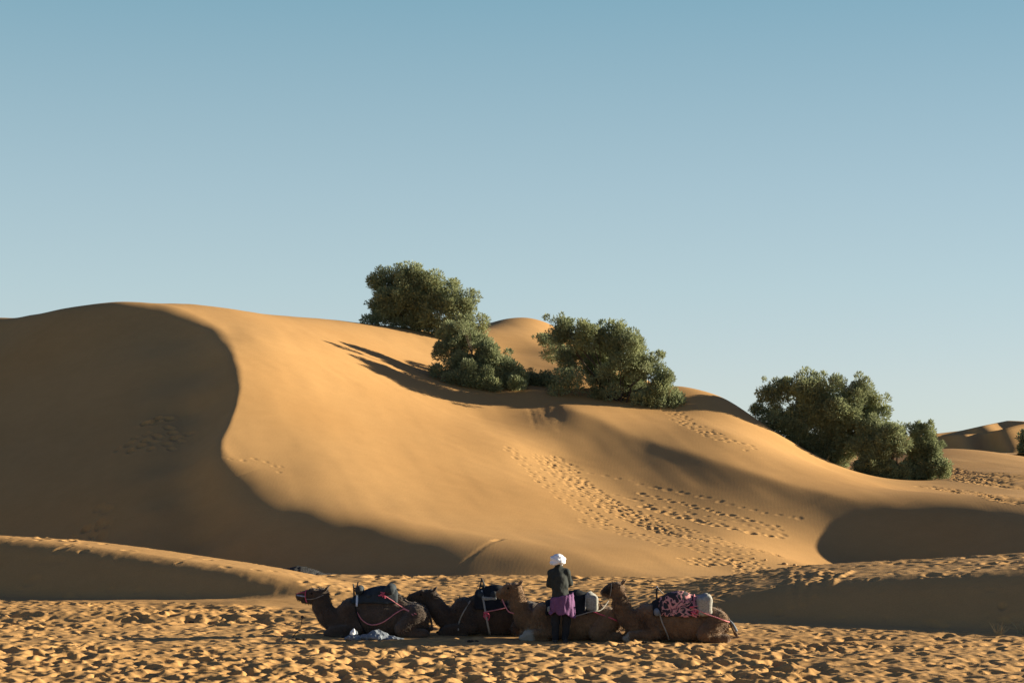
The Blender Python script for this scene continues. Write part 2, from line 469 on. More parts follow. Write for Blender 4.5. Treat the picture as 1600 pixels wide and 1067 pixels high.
SAND_A, SAND_B, SAND_C = (.45, .255, .099), (.475, .274, .110), (.425, .235, .088)
def sand_material(name, ripple):
    m, nt, b = nodes(name)
    v = coords(nt)
    n1 = tex(nt, 'ShaderNodeTexNoise', .11, v, Detail=4.0)
    n2 = tex(nt, 'ShaderNodeTexNoise', 1.7, v, Detail=6.0, Roughness=.6)
    n3 = tex(nt, 'ShaderNodeTexNoise', 30.0, v, Detail=4.0)
    c1 = ramp(nt, n1.outputs[0], [(.3, SAND_C), (.5, SAND_A), (.72, SAND_B)])
    mx = nt.nodes.new('ShaderNodeMix'); mx.data_type = 'RGBA'; mx.blend_type = 'MULTIPLY'; mx.inputs['Factor'].default_value = 1
    nt.links.new(c1, mx.inputs[6])
    nt.links.new(ramp(nt, n2.outputs[0], [(.25, (.95, .945, .94)), (.75, (1.04, 1.035, 1.03))]), mx.inputs[7])
    mx2 = nt.nodes.new('ShaderNodeMix'); mx2.data_type = 'RGBA'; mx2.blend_type = 'MULTIPLY'; mx2.inputs['Factor'].default_value = 1
    nt.links.new(mx.outputs[2], mx2.inputs[6])
    nt.links.new(ramp(nt, n3.outputs[0], [(.3, (.9, .9, .9)), (.7, (1.06, 1.06, 1.06))]), mx2.inputs[7])
    nt.links.new(mx2.outputs[2], b.inputs['Base Color'])
    b.inputs['Roughness'].default_value = .95
    b.inputs['Specular IOR Level'].default_value = .08
    wv = coords(nt, scale=(1.0, .35, 1.0), rot=(0, 0, math.radians(20)))
    dist = tex(nt, 'ShaderNodeTexNoise', .6, v, Detail=3.0)
    wave = tex(nt, 'ShaderNodeTexWave', 2.3, wv, Distortion=7.0, Detail=3.0)
    wave.inputs['Detail Scale'].default_value = .8
    q = bump(nt, wave.outputs[0], ripple, .012)
    q = bump(nt, n3.outputs[0], .25, .012, q)
    nt.links.new(q, b.inputs['Normal'])
    return m
M_sand = sand_material('dune_sand', .03)
M_ground = sand_material('trampled_sand', .03)
# ------------------------------------------------------------------ build the terrain meshes
def finish_terrain():
    nr, nc = GX.shape
    V = np.stack([GX, GY, GZ], -1)
    du = np.gradient(V, axis=1); dv = np.gradient(V, axis=0)
    N = np.cross(du, dv); N /= np.linalg.norm(N, axis=-1, keepdims=True)
    cut = int(np.searchsorted(rows, 50.2))
    for name, a, b, mat in (('ground', 0, cut, M_ground), ('sand_dunes', cut, nr - 1, M_sand)):
        idx = np.arange((b - a + 1) * nc).reshape(b - a + 1, nc)
        F = np.stack([idx[:-1, :-1], idx[:-1, 1:], idx[1:, 1:], idx[1:, :-1]], -1).reshape(-1, 4)
        ob = new_mesh(name, V[a:b + 1].reshape(-1, 3), F, mat)
        ob.data.normals_split_custom_set_from_vertices(N[a:b + 1].reshape(-1, 3).astype(np.float32))
        tag(ob, kind='structure')
finish_terrain()
# ------------------------------------------------------------------ more materials
def plain(name, col, rough=.85, var=.25, scale=14.0, bmp=.3, dist=.01, sheen=0.0):
    m, nt, b = nodes(name)
    v = coords(nt)
    n = tex(nt, 'ShaderNodeTexNoise', scale, v, Detail=5.0, Roughness=.65)
    lo = [c * (1 - var) for c in col]; hi = [c * (1 + var) for c in col]
    nt.links.new(ramp(nt, n.outputs[0], [(.3, lo), (.7, hi)]), b.inputs['Base Color'])
    b.inputs['Roughness'].default_value = rough
    b.inputs['Specular IOR Level'].default_value = .15
    if sheen: b.inputs['Sheen Weight'].default_value = sheen
    n2 = tex(nt, 'ShaderNodeTexNoise', scale * 5, v, Detail=4.0)
    nt.links.new(bump(nt, n2.outputs[0], bmp, dist), b.inputs['Normal'])
    return m

def coat(name, base, dark, pale, seed, marks=()):
    """camel coat: uneven brown wool, paler on the legs and throat, darker wool on shoulder and hump"""
    m, nt, b = nodes(name)
    v = coords(nt)
    sx = nt.nodes.new('ShaderNodeMapping'); sx.inputs['Location'].default_value = (seed, seed * 2, 0); nt.links.new(v, sx.inputs['Vector'])
    n = tex(nt, 'ShaderNodeTexNoise', 2.6, sx.outputs[0], Detail=6.0, Roughness=.7)
    n2 = tex(nt, 'ShaderNodeTexNoise', 26.0, sx.outputs[0], Detail=5.0, Roughness=.7)
    c = ramp(nt, n.outputs[0], [(.30, dark), (.5, base), (.72, pale)])
    mx = nt.nodes.new('ShaderNodeMix'); mx.data_type = 'RGBA'; mx.blend_type = 'MULTIPLY'; mx.inputs['Factor'].default_value = 1
    nt.links.new(c, mx.inputs[6]); nt.links.new(ramp(nt, n2.outputs[0], [(.3, (.7, .7, .7)), (.7, (1.2, 1.18, 1.15))]), mx.inputs[7])
    last = mx.outputs[2]
    for (pos, rad, colr, soft) in marks:                     # coat markings: dark face, woolly shoulder, pale foreleg
        tcm = nt.nodes.new('ShaderNodeTexCoord')
        vd = nt.nodes.new('ShaderNodeVectorMath'); vd.operation = 'DISTANCE'; vd.inputs[1].default_value = pos
        nt.links.new(tcm.outputs['Object'], vd.inputs[0])
        ad = nt.nodes.new('ShaderNodeMath'); ad.operation = 'MULTIPLY_ADD'; ad.inputs[1].default_value = .22
        nt.links.new(n2.outputs[0], ad.inputs[0]); nt.links.new(vd.outputs['Value'], ad.inputs[2])
        mr = nt.nodes.new('ShaderNodeMapRange'); mr.inputs['From Min'].default_value = rad + .11; mr.inputs['From Max'].default_value = rad + .11 - soft
        nt.links.new(ad.outputs[0], mr.inputs['Value'])
        mm = nt.nodes.new('ShaderNodeMix'); mm.data_type = 'RGBA'; mm.inputs[7].default_value = (*colr, 1)
        nt.links.new(mr.outputs[0], mm.inputs['Factor']); nt.links.new(last, mm.inputs[6]); last = mm.outputs[2]
    nt.links.new(last, b.inputs['Base Color'])
    b.inputs['Roughness'].default_value = .9; b.inputs['Specular IOR Level'].default_value = .1
    b.inputs['Sheen Weight'].default_value = .15; b.inputs['Sheen Roughness'].default_value = .6
    f = tex(nt, 'ShaderNodeTexNoise', 60.0, coords(nt, scale=(1, 1, .35)), Detail=5.0)
    nt.links.new(bump(nt, f.outputs[0], .7, .02, bump(nt, n2.outputs[0], .5, .03)), b.inputs['Normal'])
    return m

M_coat_dark = coat('dark_brown_coat', (.078, .053, .038), (.045, .032, .024), (.118, .080, .057), 1.3)
M_coat_umber = coat('umber_coat', (.064, .042, .029), (.038, .027, .020), (.098, .066, .046), 4.1)
def mk(u, v, y, u0, v0, Y0): return ((u - u0) * Y0 / FPX, y, (v0 - v) * Y0 / FPX)
M_coat_tan = coat('tan_coat', (.185, .108, .056), (.13, .074, .038), (.245, .148, .08), 7.7,
    [(mk(858, 966, -.25, 900, 1000, 35.5), .24, (.075, .044, .026), .2), (mk(822, 993, -.24, 900, 1000, 35.5), .20, (.38, .33, .27), .06)])
M_coat_brown = coat('brown_coat', (.160, .094, .051), (.092, .054, .031), (.225, .138, .077), 9.2,
    [(mk(945, 922, -.10, 1062, 1002, 35.1), .22, (.018, .014, .011), .12), (mk(1012, 972, -.22, 1062, 1002, 35.1), .27, (.050, .030, .019), .2),
     (mk(978, 993, -.2, 1062, 1002, 35.1), .13, (.34, .29, .23), .06)])
M_pale_leg = plain('pale_hair', (.42, .37, .31), var=.2)
M_eye = plain('dark_eye', (.01, .008, .006), rough=.15, var=0, bmp=0)
M_pad_dark = plain('dark_grey_canvas', (.034, .040, .046), var=.3, scale=9)
M_pad_black = plain('black_cloth', (.016, .017, .020), var=.3, scale=9)
M_felt = plain('grey_felt', (.30, .29, .26), var=.35, scale=30, bmp=.5)
M_strap = plain('grey_webbing', (.30, .28, .25), var=.15, scale=40)
M_white_cloth = plain('white_cloth', (.72, .72, .74), var=.08, scale=8)
M_pink = plain('pink_rope', (.62, .22, .24), var=.2, scale=60)
M_hotpink = plain('bright_pink_cord', (.60, .10, .16), var=.2, scale=60)
M_metal = plain('dark_iron', (.03, .03, .032), rough=.5, var=.2)
M_greycloth = plain('blue_grey_cloth', (.16, .18, .21), var=.35, scale=7, bmp=.5, dist=.02)
M_blue_white = plain('pale_blue_muzzle_net', (.30, .31, .42), var=.3, scale=20)

def pattern_blanket():
    m, nt, b = nodes('pink_black_patterned_blanket')
    v = coords(nt, scale=(1, .6, 1))
    w = tex(nt, 'ShaderNodeTexNoise', 4.5, v, Detail=1.5, Distortion=2.0)
    c = ramp(nt, w.outputs[0], [(.44, (.018, .018, .022)), (.47, (.02, .02, .024)), (.50, (.55, .20, .21)), (.56, (.58, .30, .26)), (.59, (.03, .02, .025))])
    nt.links.new(c, b.inputs['Base Color']); b.inputs['Roughness'].default_value = .9
    n2 = tex(nt, 'ShaderNodeTexNoise', 40, v, Detail=4.0)
    nt.links.new(bump(nt, n2.outputs[0], .4, .01), b.inputs['Normal'])
    return m
M_blanket = pattern_blanket()

# ------------------------------------------------------------------ implicit shapes -> one continuous mesh
def seg(a, b, ra, rb, sy=1.0):
    a = np.array(a, float); b = np.array(b, float); ab = b - a; sc = np.array([1, sy, 1.0])
    def f(p):
        q = (p - a) * sc; d = ab * sc
        h = np.clip((q @ d) / (d @ d + 1e-12), 0, 1)
        return np.linalg.norm(q - h[..., None] * d, axis=-1) - (ra + (rb - ra) * h)
    return f

def ell(c, r):
    c = np.array(c, float); r = np.array(r, float)
    def f(p):
        q = (p - c) / r; k0 = np.linalg.norm(q, axis=-1); k1 = np.linalg.norm(q / r, axis=-1) + 1e-9
        return k0 * (k0 - 1) / k1
    return f

def box(c, r, rad=.03):
    c = np.array(c, float); r = np.array(r, float)
    def f(p):
        q = np.abs(p - c) - (r - rad)
        return np.linalg.norm(np.maximum(q, 0), axis=-1) + np.minimum(q.max(-1), 0) - rad
    return f

def blend(prims):
    """prims: list of (sdf, k) joined with a smooth union"""
    def f(p):
        d = None
        for s, k in prims:
            e = s(p)
            if d is None: d = e; continue
            h = np.clip(.5 + .5 * (e - d) / k, 0, 1)
            d = e * (1 - h) + d * h - k * h * (1 - h)
        return d
    return f

def surface(f, lo, hi, h):
    lo = np.array(lo, float); n = np.ceil((np.array(hi) - lo) / h).astype(int) + 1
    ax = [lo[i] + h * np.arange(n[i]) for i in range(3)]
    g = np.stack(np.meshgrid(*ax, indexing='ij'), -1)
    v = np.empty(g.shape[:3])
    for i in range(0, n[0], 16): v[i:i + 16] = f(g[i:i + 16])
    ins = v < 0
    c = [ins[a:n[0] - 1 + a, b:n[1] - 1 + b, d:n[2] - 1 + d] for a in (0, 1) for b in (0, 1) for d in (0, 1)]
    s = sum(x.astype(int) for x in c); m = (s > 0) & (s < 8)
    ii = np.argwhere(m); idx = -np.ones(m.shape, int); idx[m] = np.arange(len(ii))
    acc = np.zeros((len(ii), 3)); cnt = np.zeros(len(ii))
    cor = [(a, b, d) for a in (0, 1) for b in (0, 1) for d in (0, 1)]
    for p in cor:
        for q in cor:
            if sum(abs(x - y) for x, y in zip(p, q)) == 1 and p < q:
                va = v[tuple((ii + p).T)]; vb = v[tuple((ii + q).T)]
                e = (va < 0) != (vb < 0)
                t = np.where(e, va / np.where(e, va - vb, 1), 0)
                pos = np.array(p) + t[:, None] * (np.array(q) - np.array(p))
                acc += pos * e[:, None]; cnt += e
    V = lo + (ii + acc / cnt[:, None]) * h
    F = []
    for a in range(3):
        b, d = (a + 1) % 3, (a + 2) % 3
        sl0 = [slice(None)] * 3; sl1 = [slice(None)] * 3; sl0[a] = slice(0, -1); sl1[a] = slice(1, None)
        e = ins[tuple(sl0)] != ins[tuple(sl1)]
        w = np.argwhere(e)
        ok = (w[:, b] > 0) & (w[:, d] > 0) & (w[:, b] < n[b] - 1) & (w[:, d] < n[d] - 1)
        w = w[ok]
        def cell(ob, od):
            q = w.copy(); q[:, b] += ob; q[:, d] += od
            return idx[tuple(q.T)]
        quad = np.stack([cell(-1, -1), cell(0, -1), cell(0, 0), cell(-1, 0)], 1)
        flip = ~ins[tuple(w.T)]
        quad[flip] = quad[flip][:, ::-1]
        F.append(quad)
    return V, np.concatenate(F)

def wob(f, amp, sc, seed=0):
    """rough up an implicit surface a little (folds, wool)"""
    def g(p):
        return f(p) + amp * (vnoise(p[..., 0] * sc + p[..., 2] * sc * .7, p[..., 1] * sc - p[..., 2] * sc * .5 + 9, seed)
                             + .5 * vnoise(p[..., 0] * sc * 2.3 - p[..., 2] * sc, p[..., 2] * sc * 2.1 + p[..., 1] * sc * 1.7, seed + 1))
    return g

def shape(name, f, lo, hi, h, mat, parent=None):
    V, F = surface(f, lo, hi, h)
    return new_mesh(name, V, F, mat, parent)

def tube_data(path, rad, sides=7):
    path = [Vector(p) for p in path]; n = len(path)
    rad = rad if hasattr(rad, '__len__') else [rad] * n
    V, F = [], []
    up = Vector((0.13, .31, 1)).normalized()
    for i, p in enumerate(path):
        t = (path[min(n - 1, i + 1)] - path[max(0, i - 1)])
        t = t.normalized() if t.length > 1e-6 else Vector((0, 0, 1))
        a = t.cross(up)
        if a.length < .05: a = t.cross(Vector((1, 0, 0)))
        a.normalize(); b = t.cross(a)
        for k in range(sides):
            an = 2 * math.pi * k / sides
            V.append(p + (a * math.cos(an) + b * math.sin(an)) * rad[i])
    for i in range(n - 1):
        for k in range(sides):
            F.append((i * sides + k, i * sides + (k + 1) % sides, (i + 1) * sides + (k + 1) % sides, (i + 1) * sides + k))
    return V, F

def tube(name, path, rad, mat, parent=None, sides=7):
    V, F = tube_data(path, rad, sides)
    return new_mesh(name, V, F, mat, parent)

def smooth_path(pts, n=6):
    """Catmull-Rom through the points"""
    pts = [Vector(p) for p in pts]; out = []
    for i in range(len(pts) - 1):
        p0 = pts[max(0, i - 1)]; p1 = pts[i]; p2 = pts[i + 1]; p3 = pts[min(len(pts) - 1, i + 2)]
        for k in range(n):
            t = k / n
            out.append(.5 * ((2 * p1) + (p2 - p0) * t + (2 * p0 - 5 * p1 + 4 * p2 - p3) * t * t + (3 * p1 - p0 - 3 * p2 + p3) * t ** 3))
    out.append(pts[-1])
    return out

def empty(name, loc):
    o = bpy.data.objects.new(name, None); o.empty_display_size = .3; o.location = loc
    COL.objects.link(o); return o

# ------------------------------------------------------------------ camels
def wool(c, body, mat, seed, n=11000):
    """short tufts of shaggy hair over the body, longer on shoulder, hump and throat"""
    rng = np.random.default_rng(seed + 500)
    me = body.data; nv = len(me.vertices)
    co = np.empty(nv * 3, np.float32); me.vertices.foreach_get('co', co); co = co.reshape(-1, 3)
    no = np.empty(nv * 3, np.float32); me.vertices.foreach_get('normal', no); no = no.reshape(-1, 3)
    ok = np.argwhere(co[:, 2] > .10).ravel()
    i = rng.choice(ok, n); p = co[i]; nn = no[i]
    patch = vnoise(p[:, 0] * 5 + seed, p[:, 2] * 5 + p[:, 1] * 3, 17)
    L = (.022 + .022 * rng.random(n) + .03 * np.clip(patch, 0, 1))[:, None]
    d = nn * .55 + np.array([.35, 0, -.55]) + rng.normal(size=(n, 3)) * .28; d /= np.linalg.norm(d, axis=1, keepdims=True)
    sd = np.cross(d, nn + rng.normal(size=(n, 3)) * .3); sd /= np.linalg.norm(sd, axis=1, keepdims=True) + 1e-9
    w = L * .16; b0 = p - nn * .006
    V = np.stack([b0 - sd * w, b0 + sd * w, b0 + d * L + sd * w * .25, b0 + d * L - sd * w * .25], 1).reshape(-1, 3)
    tag(new_mesh('wool', V, np.arange(n * 4).reshape(n, 4), mat, c.root, smooth=False), kind='stuff')

class Camel:
    """a resting dromedary facing left; drawn in photo pixels of its own plane, built in metres around its own base point"""
    def __init__(s, name, label, u0, v0, Y0, coat_m, dx, dy, head, neck, rump_dx=0, seed=0, thigh=None):
        s.u0, s.v0, s.S = u0, v0, FPX / Y0
        s.root = empty(name, ((u0 - 800) * Y0 / FPX, Y0, EYE - (v0 - HOR) * Y0 / FPX))
        tag(s.root, label, 'camel', 'camels resting in a row on the sand')
        s.m = coat_m
        T = lambda u, v, y=0.0: s.q(u + dx, v + dy, y)
        R = lambda u, v, y=0.0: s.q(u + dx + rump_dx, v + dy, y)
        k = 1 / s.S
        pr = [(ell(T(1062, 974), (48 * k, .36, 29 * k)), .05), (ell(T(1018, 975), (26 * k, .27, 27 * k)), .12),
              (ell(R(1112, 974), (27 * k, .30, 26 * k)), .12), (ell(T(1062, 950), (36 * k, .19, 21 * k)), .18),
              (seg(T(1000, 963), T(1060, 942), 11 * k, 14 * k, 1.0), .12)]
        for sg in (-1, 1):
            pr += [(seg(R(1120, 968, sg * .18), R(1098, 988, sg * .33), 17 * k, 12 * k), .06),
                   (seg(R(1098, 992, sg * .34), R(1132, 994, sg * .30), 8 * k, 6.5 * k), .03),
                   (seg(R(1134, 995, sg * .30), R(1108, 998, sg * .36), 6 * k, 5 * k), .02),
                   (seg(T(1010, 958, sg * .14), T(1022, 984, sg * .24), 15 * k, 10 * k), .06),
                   (seg(T(1022, 987, sg * .25), T(984, 992, sg * .20), 9 * k, 7 * k), .04),
                   (seg(T(984, 994, sg * .20), T(976, 996, sg * .20), 7 * k, 5 * k), .02),
                   (seg(T(980, 997, sg * .21), T(1014, 999, sg * .24), 5.5 * k, 5 * k), .02)]
        nk = [(T(1014, 970), 23)] + [(s.q(u, v), r) for u, v, r in neck]
        for (a, ra), (b, rb) in zip(nk[:-1], nk[1:]):
            pr.append((seg(a, b, ra * k, rb * k, 1.25), .07))
        hp = head
        yaw = hp.get('yaw', 0.0)
        c = np.array(hp['poll'], float)
        def H(u, v, y=0.0):
            q = s.q(u, v); q0 = s.q(*c); d = q[0] - q0[0]
            return np.array([q0[0] + d, y - d * yaw, q[2]])
        s.H = H
        pl, br, mu, tp, jw = hp['poll'], hp['brow'], hp['muzzle'], hp['tip'], hp['jaw']
        pr += [(seg(H(*pl), H(*br), 10.5 * k, 9 * k, 1.15), .05), (seg(H(*br), H(*mu), 9 * k, 6.6 * k, 1.1), .03),
               (seg(H(*mu), H(*tp), 6.6 * k, 5.2 * k, 1.0), .03), (seg(H(pl[0] - 2, pl[1] + 9), H(*jw), 7 * k, 4 * k, 1.2), .03)]
        for sg in (-1, 1):
            pr.append((ell(H(br[0] + 1, br[1] - 5.5, sg * .075), (.055, .035, .04)), .03))     # brow ridge
        pr.append((ell(H(tp[0] + 1, tp[1] + 4), (.045, .05, .035)), .03))                      # hanging lower lip
        s.f = blend(pr)
        f2 = wob(s.f, .010, 11.0, seed)
        lo = s.q(u0 - 150, v0 + 4, -.62); hi = s.q(u0 + 95, v0 - 112, .62)
        body = shape('body', f2, np.minimum(lo, hi), np.maximum(lo, hi), .021, coat_m, s.root)
        wool(s, body, coat_m, seed)
        for sg in (-1, 1):
            p = H(br[0] - 1, br[1] - 2.0, sg * .105)
            new_mesh('eye', *ball(p, .024, 8, 6), M_eye, body)
            e0 = H(pl[0] + 5, pl[1] - 7, sg * .075)
            tip = e0 + np.array([.075, sg * .06, .085])
            mid = e0 * .45 + tip * .55
            tube('ear', [e0, mid, tip], [.026, .030, .006], coat_m, body, 8)
        # tail
        t0 = R(1137, 966)
        tt = hp.get('tail', [(1141, 974), (1146, 985), (1152, 993)])
        pts = [t0] + [R(u, v, -.06) for u, v in tt]
        pth = smooth_path(pts, 5)
        rr = list(np.linspace(.035, .018, len(pth) - 5)) + [.03, .04, .04, .03, .012]
        tube('tail', pth, rr, coat_m, s.root, 8)
        s.T, s.R = T, R
    def q(s, u, v, y=0.0):
        return np.array([(u - s.u0) / s.S, y, (s.v0 - v) / s.S])
    def skin(s, u, v, off=.012, f=None):
        """point on the near side of the body under a pixel"""
        f = f or s.f
        ys = np.linspace(-.75, .25, 260)
        p = np.stack([np.full(260, (u - s.u0) / s.S), ys, np.full(260, (s.v0 - v) / s.S)], -1)
        d = f(p); w = np.argwhere(d < off)
        y = ys[w[0][0]] if len(w) else 0.0
        return np.array([(u - s.u0) / s.S, y, (s.v0 - v) / s.S])
    def over(s, u, v_low, half=1.0, f=None, n=26, off=.012):
        """a strap path round the body in the plane x = const: near side, over the top, far side"""
        f = f or s.f; x = (u - s.u0) / s.S; c = np.array([x, 0, .42]); out = []
        for a in np.linspace(-math.pi * .5 - half, -math.pi * .5 + math.pi * 2 * .5 + half, n) if half else []:
            d = np.array([0, math.cos(a + math.pi * .5 - math.pi * .5), math.sin(a)])
            r = np.linspace(1.0, .02, 200); p = c + r[:, None] * d; w = np.argwhere(f(p) < off)
            out.append(c + d * (r[w[0][0]] if len(w) else .2))
        return out

def ball(c, r, nu=10, nv=7):
    V, F = [], []
    for j in range(nv + 1):
        th = math.pi * j / nv
        for i in range(nu):
            a = 2 * math.pi * i / nu
            V.append((c[0] + r * math.sin(th) * math.cos(a), c[1] + r * math.sin(th) * math.sin(a), c[2] + r * math.cos(th)))
    for j in range(nv):
        for i in range(nu):
            F.append((j * nu + i, (j + 1) * nu + i, (j + 1) * nu + (i + 1) % nu, j * nu + (i + 1) % nu))
    return V, F

C4 = Camel('camel', 'brown camel with a dark face, sitting under the pink and black patterned blanket', 1062, 1002, 35.1, M_coat_brown, 0, 0,
           dict(poll=(966, 919), brow=(957, 919), muzzle=(948, 923), tip=(943, 925), jaw=(949, 930), yaw=.25),
           [(994, 976, 17), (980, 965, 14.5), (970, 945, 12.5), (967, 927, 11)], 0, 1)
C3 = Camel('camel', 'tan camel with pale forelegs, sitting behind the man', 900, 1000, 35.5, M_coat_tan, -161, -2,
           dict(poll=(806, 920), brow=(795, 920), muzzle=(784, 926), tip=(779, 928), jaw=(785, 934), yaw=.05),
           [(834, 975, 17), (819, 963, 14.5), (810, 945, 13), (807, 928, 12)], -6, 3)
C2 = Camel('camel', 'dark brown camel without a halter, sitting behind the haltered dark camel', 776, 992, 36.5, M_coat_umber, -286, -10,
           dict(poll=(672, 930), brow=(659, 930), muzzle=(644, 934), tip=(638, 937), jaw=(646, 942), yaw=0, tail=[(1141, 974), (1143, 985), (1142, 993)]),
           [(706, 972, 16), (692, 962, 15), (681, 948, 14), (676, 936, 12)], -2, 5)
C1 = Camel('camel', 'dark brown camel with a pink halter, sitting behind the crumpled grey cloth', 598, 993, 36.2, M_coat_dark, -464, -8,
           dict(poll=(503, 929), brow=(489, 928), muzzle=(473, 930), tip=(467, 931), jaw=(474, 938), yaw=-.05, tail=[(1141, 974), (1143, 985), (1142, 993)]),
           [(527, 974, 17), (512, 962, 15), (503, 947, 14), (502, 936, 12.5)], -4, 7)
# ------------------------------------------------------------------ saddles, halters and ropes
def conform(c, x0, x1, vlow, vtop, thick, seed, sag=0.0, wamp=.008, cut=None):
    """a pad lying on the camel's back between two pixel columns, hanging down to vlow on both sides"""
    xa, xb = (x0 - c.u0) / c.S, (x1 - c.u0) / c.S; za, zb = (c.v0 - vlow) / c.S, (c.v0 - vtop) / c.S
    reg = box(((xa + xb) / 2, 0, (za + zb) / 2 + .2), ((xb - xa) / 2, .8, (zb - za) / 2 + .2), .03)
    def f(p):
        d = c.f(p) - thick
        r = reg(p) + sag * np.abs(p[..., 0] - (xa + xb) / 2) ** 2
        h = np.clip(.5 - .5 * (r - d) / .04, 0, 1)
        return r * (1 - h) + d * h + .04 * h * (1 - h)
    return wob(f, wamp, 9, seed), np.array([xa - .06, -.6, za - .06]), np.array([xb + .06, .6, zb + .35])

def roll(c, pts, y0, y1, r, squash=1.0):
    pass

def saddle(label, c):
    r = empty('camel_saddle', c.root.location)
    tag(r, label, 'saddle', 'saddles on the resting camels')
    return r

def cord(name, pts, rad, mat, parent, n=6):
    return tube(name, smooth_path(pts, n), rad, mat, parent, 6)

def girth(name, c, u, u_low, v_low, v_top, mat, parent, w=.028, f=None, off=.014):
    """flat strap down the near flank, over the saddle and down the far side"""
    near = [c.skin(u + (u_low - u) * t, v_top + (v_low - v_top) * t, off, f) for t in np.linspace(0, 1, 12)]
    far = [np.array([p[0], -p[1], p[2]]) for p in near]
    path = near[::-1] + far
    V, F = [], []
    for p in path:
        V += [(p[0] - w, p[1], p[2]), (p[0] + w, p[1], p[2])]
    for i in range(len(path) - 1):
        F.append((2 * i, 2 * i + 1, 2 * i + 3, 2 * i + 2))
    o = new_mesh(name, V, F, mat, parent)
    s = o.modifiers.new('thickness', 'SOLIDIFY'); s.thickness = .012; s.offset = 0
    return o

# --- saddle on the camel by the grey cloth
S1 = saddle('dark grey padded saddle with a dipped top and pink cord on the haltered camel', C1)
f, lo, hi = conform(C1, 551, 622, 941, 905, .055, 31)
shape('pad', f, lo, hi, .02, M_pad_dark, S1)
q = C1.q
f = wob(blend([(seg(q(562, 921, -.20), q(562, 921, .20), .085, .085), .05), (seg(q(610, 920, -.22), q(610, 920, .22), .11, .11), .05),
               (seg(q(598, 924, -.2), q(598, 924, .2), .08, .08), .05), (seg(q(578, 929, -.2), q(578, 929, .2), .06, .06), .05)]), .008, 8, 33)
shape('cushion', f, q(540, 945, -.4), q(630, 895, .4), .02, M_pad_dark, S1)
tube('front_post', [q(554, 934, -.10), q(553.5, 918, -.10), q(552.5, 911, -.10)], [.02, .018, .014], M_metal, S1)
tube('front_post', [q(556, 934, .10), q(557, 918, .10), q(559, 909, .10)], [.02, .018, .014], M_metal, S1)
tube('crossbar', [q(553.5, 918, -.10), q(557, 918, .10)], .014, M_metal, S1)
p0 = C1.skin(559, 928, .06); p1 = C1.skin(559.5, 944, .06)
tube('white_strap', [p0 + [0, -.03, 0], (p0 + p1) / 2 + [0, -.03, 0], p1 + [0, -.02, 0]], [.022, .026, .02], M_white_cloth, S1)
cd1 = cord('cord', [C1.skin(600, 927, .07), C1.skin(614, 936, .065), C1.skin(630, 947, .02), C1.skin(652, 956, .02)], .011, M_pink, S1)
cord('cord', [C1.skin(560, 954, .02), C1.skin(568, 966, .02), C1.skin(582, 973, .02), C1.skin(600, 969, .02), C1.skin(622, 954, .02), C1.skin(634, 950, .02), C1.skin(648, 958, .02)], .012, M_pink, S1)
for k in range(7):
    a = C1.skin(596 + random.uniform(-3, 4), 927 + random.uniform(-3, 3), .075)
    cord('knot', [a, a + [random.uniform(-.06, .06), -.03, random.uniform(-.05, .03)], a + [random.uniform(-.08, .08), -.02, random.uniform(-.07, .02)]], .012, M_hotpink, cd1, 3)
cord('girth', [C1.skin(557, 945, .02), C1.skin(563, 966, .02), C1.skin(572, 986, .02)], .014, M_pad_black, S1)

# --- saddle of the camel behind
S2 = saddle('black saddle pad with an iron handle and pale band on the camel without a halter', C2)
f, lo, hi = conform(C2, 742, 800, 950, 920, .05, 41)
shape('pad', f, lo, hi, .02, M_pad_black, S2)
q = C2.q
f = wob(blend([(seg(q(752, 928, -.2), q(752, 928, .2), .07, .07), .05), (seg(q(772, 928, -.22), q(772, 928, .22), .085, .085), .05)]), .008, 8, 43)
shape('cushion', f, q(736, 945, -.4), q(790, 912, .4), .02, M_pad_dark, S2)
f = blend([(box(q(765, 933, -.27), (.16, .025, .035), .02), .02)])
shape('pale_band', wob(f, .006, 12, 44), q(748, 940, -.36), q(782, 926, -.2), .014, M_felt, S2)
apex = q(753, 903, 0)
for u, y in ((749, -.13), (759, -.13), (748, .13), (761, .13)):
    tube('handle_bar', [q(u, 924, y), apex], .013, M_metal, S2)
tube('handle_rung', [q(751, 916, -.07), q(756.5, 916, -.07)], .011, M_metal, S2)
tube('handle_rung', [q(751, 916, .07), q(757, 916, .07)], .011, M_metal, S2)
girth('girth', C2, 753, 766, 990, 921, M_strap, S2, .02, None, .075)
cord('chest_strap', [C2.skin(735, 937, .02), C2.skin(724, 955, .02), C2.skin(718, 970, .02), C2.skin(717, 982, .02)], .016, M_strap, S2)
cd2 = cord('cord', [C2.skin(757, 953, .09), C2.skin(775, 950, .05), C2.skin(790, 947, .04), C2.skin(800, 945, .04)], .012, M_pink, S2)
for k in range(4):
    a = C2.skin(756 + k * 1.5, 953, .09)
    cord('knot', [a, a + [random.uniform(-.03, .07), -.02, -.07], a + [random.uniform(-.05, .05), -.01, -.18 * random.uniform(.5, 1)]], .012, M_hotpink, cd2, 3)

